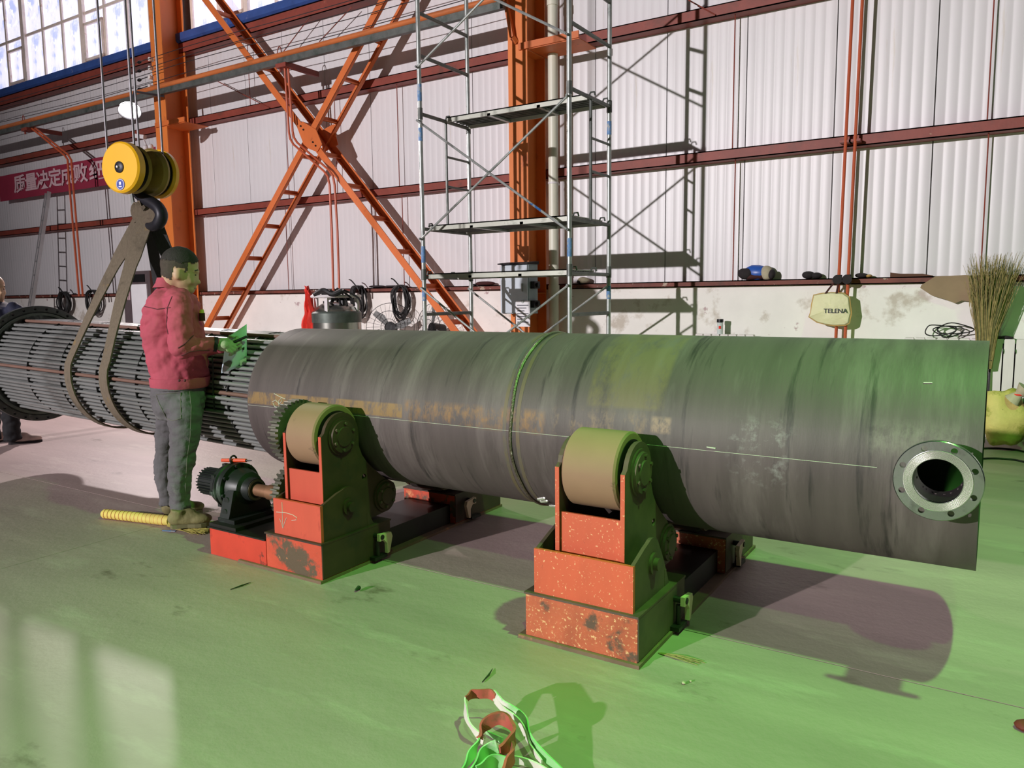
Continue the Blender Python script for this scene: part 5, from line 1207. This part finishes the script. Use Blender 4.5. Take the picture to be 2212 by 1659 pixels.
# ------------------------------------------------------------------ things on the floor
# short straw broom under the man's foot
p = FLR(224,1120); q = FLR(368,1136)
t = thing('hand_broom', 'short straw broom with yellow wrapped handle under the near shoe', 'broom', (p.x,p.y,0))
hz = Vector((0,0,.034)); d = (q-p).normalized(); s_ = Vector((d.y,-d.x,0)); L_ = (q-p).length
obj('handle', MB().tube([p+hz+d*L_*u for u in (0,.02,.5,.9,1.0)],[.024,.031,.033,.034,.030],18), 'broom_yellow', t)
for i in range(16):
    c = p+hz+d*L_*(.05+.058*i); obj('wrap_cord', MB().tube([c+s_*.0336*math.cos(a)+Vector((0,0,.0336*math.sin(a)))+d*.006*math.cos(a) for a in [2*math.pi*k/16 for k in range(16)]],.0013,4,True), 'broom_string', t)
rd = random.Random(3); sm_ = MB()
for k in range(420):
    u = rd.uniform(-1,1); v = rd.random(); sp = .028+.0; st = q+s_*u*.028+Vector((0,0,.006+.05*v*(1-u*u)))
    ln = rd.uniform(.25,.36); e = q+d*ln+s_*(u*.11+rd.gauss(0,.012))+Vector((0,0,.004+.020*v)); m_ = st.lerp(e,.45)+Vector((0,0,.004-.010*v)); m_.z = max(m_.z,.004); 
    if m_.z > .028: m_.z = .028
    sm_.tube([st,m_,e],[.0022,.002,.0012],3)
o = obj('straw', sm_, 'straw', t, 0); o['kind'] = 'stuff'
o = obj('blue_scrap', MB().box((0,0,0),(.09,.014,.003)), 'blue_tape', None, 0); c = FLR(350,1147); o.location = c; o.rotation_euler.z = .4; tag(o, 'small blue plastic strip on the floor by the broom', 'scrap')

# webbing sling dropped on the floor at the front
def Z(px, py, z): return PL(px, py, 2, z)
sl = thing('webbing_sling', 'tangled green and white webbing sling with red sleeves on the near floor', 'sling', FLR(1100,1650))
def rib(name, pts, m, w=.035, side=None, th=.005):
    P = bez([Z(*p_) for p_ in pts],6); n0 = len(P); sd = side or [Vector((.25*math.sin(i*.5),.2*math.cos(i*.35),1)).normalized() for i in range(n0)]
    return obj(name, MB().ribbon(P, w*.75, th, sd), m, sl, 50)
rib('white_webbing', [(1046,1600,.03),(1030,1585,.04),(1012,1560,.06),(1005,1530,.075),(1008,1510,.085)], 'strap_white', .04)
rib('red_sleeve', [(1006,1513,.085),(1018,1500,.09),(1036,1499,.095),(1058,1499,.095),(1070,1508,.09)], 'strap_red', .045)
rib('green_webbing', [(1066,1500,.095),(1085,1520,.09),(1112,1536,.08),(1135,1560,.07),(1150,1600,.055),(1175,1632,.04),(1210,1668,.02),(1240,1700,.01)], 'strap_green', .045)
rib('white_webbing', [(1070,1512,.085),(1090,1535,.075),(1118,1555,.06),(1138,1590,.05),(1148,1615,.04),(1170,1648,.03)], 'strap_white', .03)
rib('red_sleeve', [(1036,1596,.05),(1046,1570,.08),(1066,1554,.10),(1086,1552,.105),(1104,1566,.095),(1110,1584,.085),(1102,1606,.07),(1080,1622,.06)], 'strap_red', .055, None, .010)
rib('green_webbing', [(1036,1594,.05),(1028,1616,.04),(1012,1640,.03),(998,1668,.018),(990,1700,.01)], 'strap_green', .05)
rib('green_webbing', [(1074,1612,.06),(1052,1620,.05),(1036,1640,.04),(1018,1668,.03),(1010,1700,.01)], 'strap_green', .055)
rib('red_sleeve', [(1104,1612,.06),(1108,1630,.055),(1096,1652,.04),(1080,1680,.02)], 'strap_red', .05, None, .009)
rib('green_webbing', [(1030,1668,.03),(1050,1652,.035),(1072,1644,.035),(1092,1650,.03)], 'strap_green', .06)
rib('white_webbing', [(1098,1640,.02),(1130,1644,.02),(1165,1658,.015),(1210,1690,.01)], 'strap_white', .035)
rib('white_webbing', [(1085,1600,.012),(1066,1590,.012),(1050,1580,.012)], 'strap_green', .025)
# small litter
for a, b, m, w, lab in (((498,1275),(542,1259),'twig',.004,'thin dark twig on the floor in front of the red stand'),((768,1280),(778,1272),'twig',.012,'tiny dark chip on the floor between the two stands'),((1042,1475),(1064,1446),'twig',.004,'thin dark twig on the floor above the webbing sling')):
    o = obj('twig', MB().tube([FLR(*a)+Vector((0,0,w)),(FLR(*a)+FLR(*b))/2+Vector((.004,.004,w*1.3)),FLR(*b)+Vector((0,0,w*.8))],[w*.5,w,w*.3],6), m); tag(o, lab, 'twig')
t = thing('straw_wisp', 'pale wisp of straw on the floor beside the orange stand', 'straw', FLR(1470,1422))
for k in range(7):
    a = FLR(1421+rd.uniform(0,8),1412+rd.uniform(-2,3)); b = FLR(1480+rd.uniform(10,45),1424+rd.uniform(4,16)); m_ = a.lerp(b,.5)+Vector((0,.01*rd.uniform(-1,1),.008)); obj('stalk', MB().tube([a+Vector((0,0,.003)),m_,b+Vector((0,0,.002))],[.002,.002,.001],4), 'straw_dry', t)
c = FLR(2208,1575); mb = MB().ball(c+Vector((.02,0,.016)),.5,12,8,(.09,.06,.035)); mb.v = [tuple(Vector(v)+Vector((0,0,.008*mnoise.noise(Vector(v)*40)))) for v in mb.v]; o = obj('red_scrap', mb, 'red_scrap'); tag(o, 'dark red scrap on the floor at the right edge', 'scrap')
for px, py, r_ in ((1477,1478,.008),(1492,1473,.005)):
    o = obj('pebble', MB().ball(FLR(px,py)+Vector((0,0,r_*.7)),r_,8,6,(1,1,.7)), 'rag_beige'); tag(o, 'tiny pale crumb on the green floor, %s of two below the orange stand' % ('left' if px < 1480 else 'right'), 'pebble')
bpy.data.scenes.remove(TMP)
GROUPS = {'steel_column': 'orange steel wall columns', 'angle_bar': 'short angle bars on the columns', 'rail_hanger': 'hanger arms of the conductor rail', 'conduit': 'bent orange conduits',
          'wall_pipe': 'straight orange wall pipes', 'trolley_wire': 'trolley wires above the rail', 'insulator': 'porcelain insulators on the column', 'tie_rod': 'thin tie rods and wires on the wall',
          'scaffold_plank': 'deck planks of the scaffold', 'cable_coil': 'cable coils hung along the sill', 'pedestal_fan': 'wire-cage fans by the wall', 'radiator': 'radiators along the wall',
          'rag': 'rags and scraps on the sill', 'floor_cable': 'black cables on the floor', 'lifting_sling': 'slings round the tube bundle', 'roller_stand': 'roller stands under the shell',
          'person': 'workers', 'twig': 'twigs and chips on the floor', 'pebble': 'crumbs on the floor'}
for o in scene.objects:
    b = o.name.split('.')[0]
    if o.parent is None and 'label' in o and b in GROUPS and 'group' not in o: o['group'] = GROUPS[b]
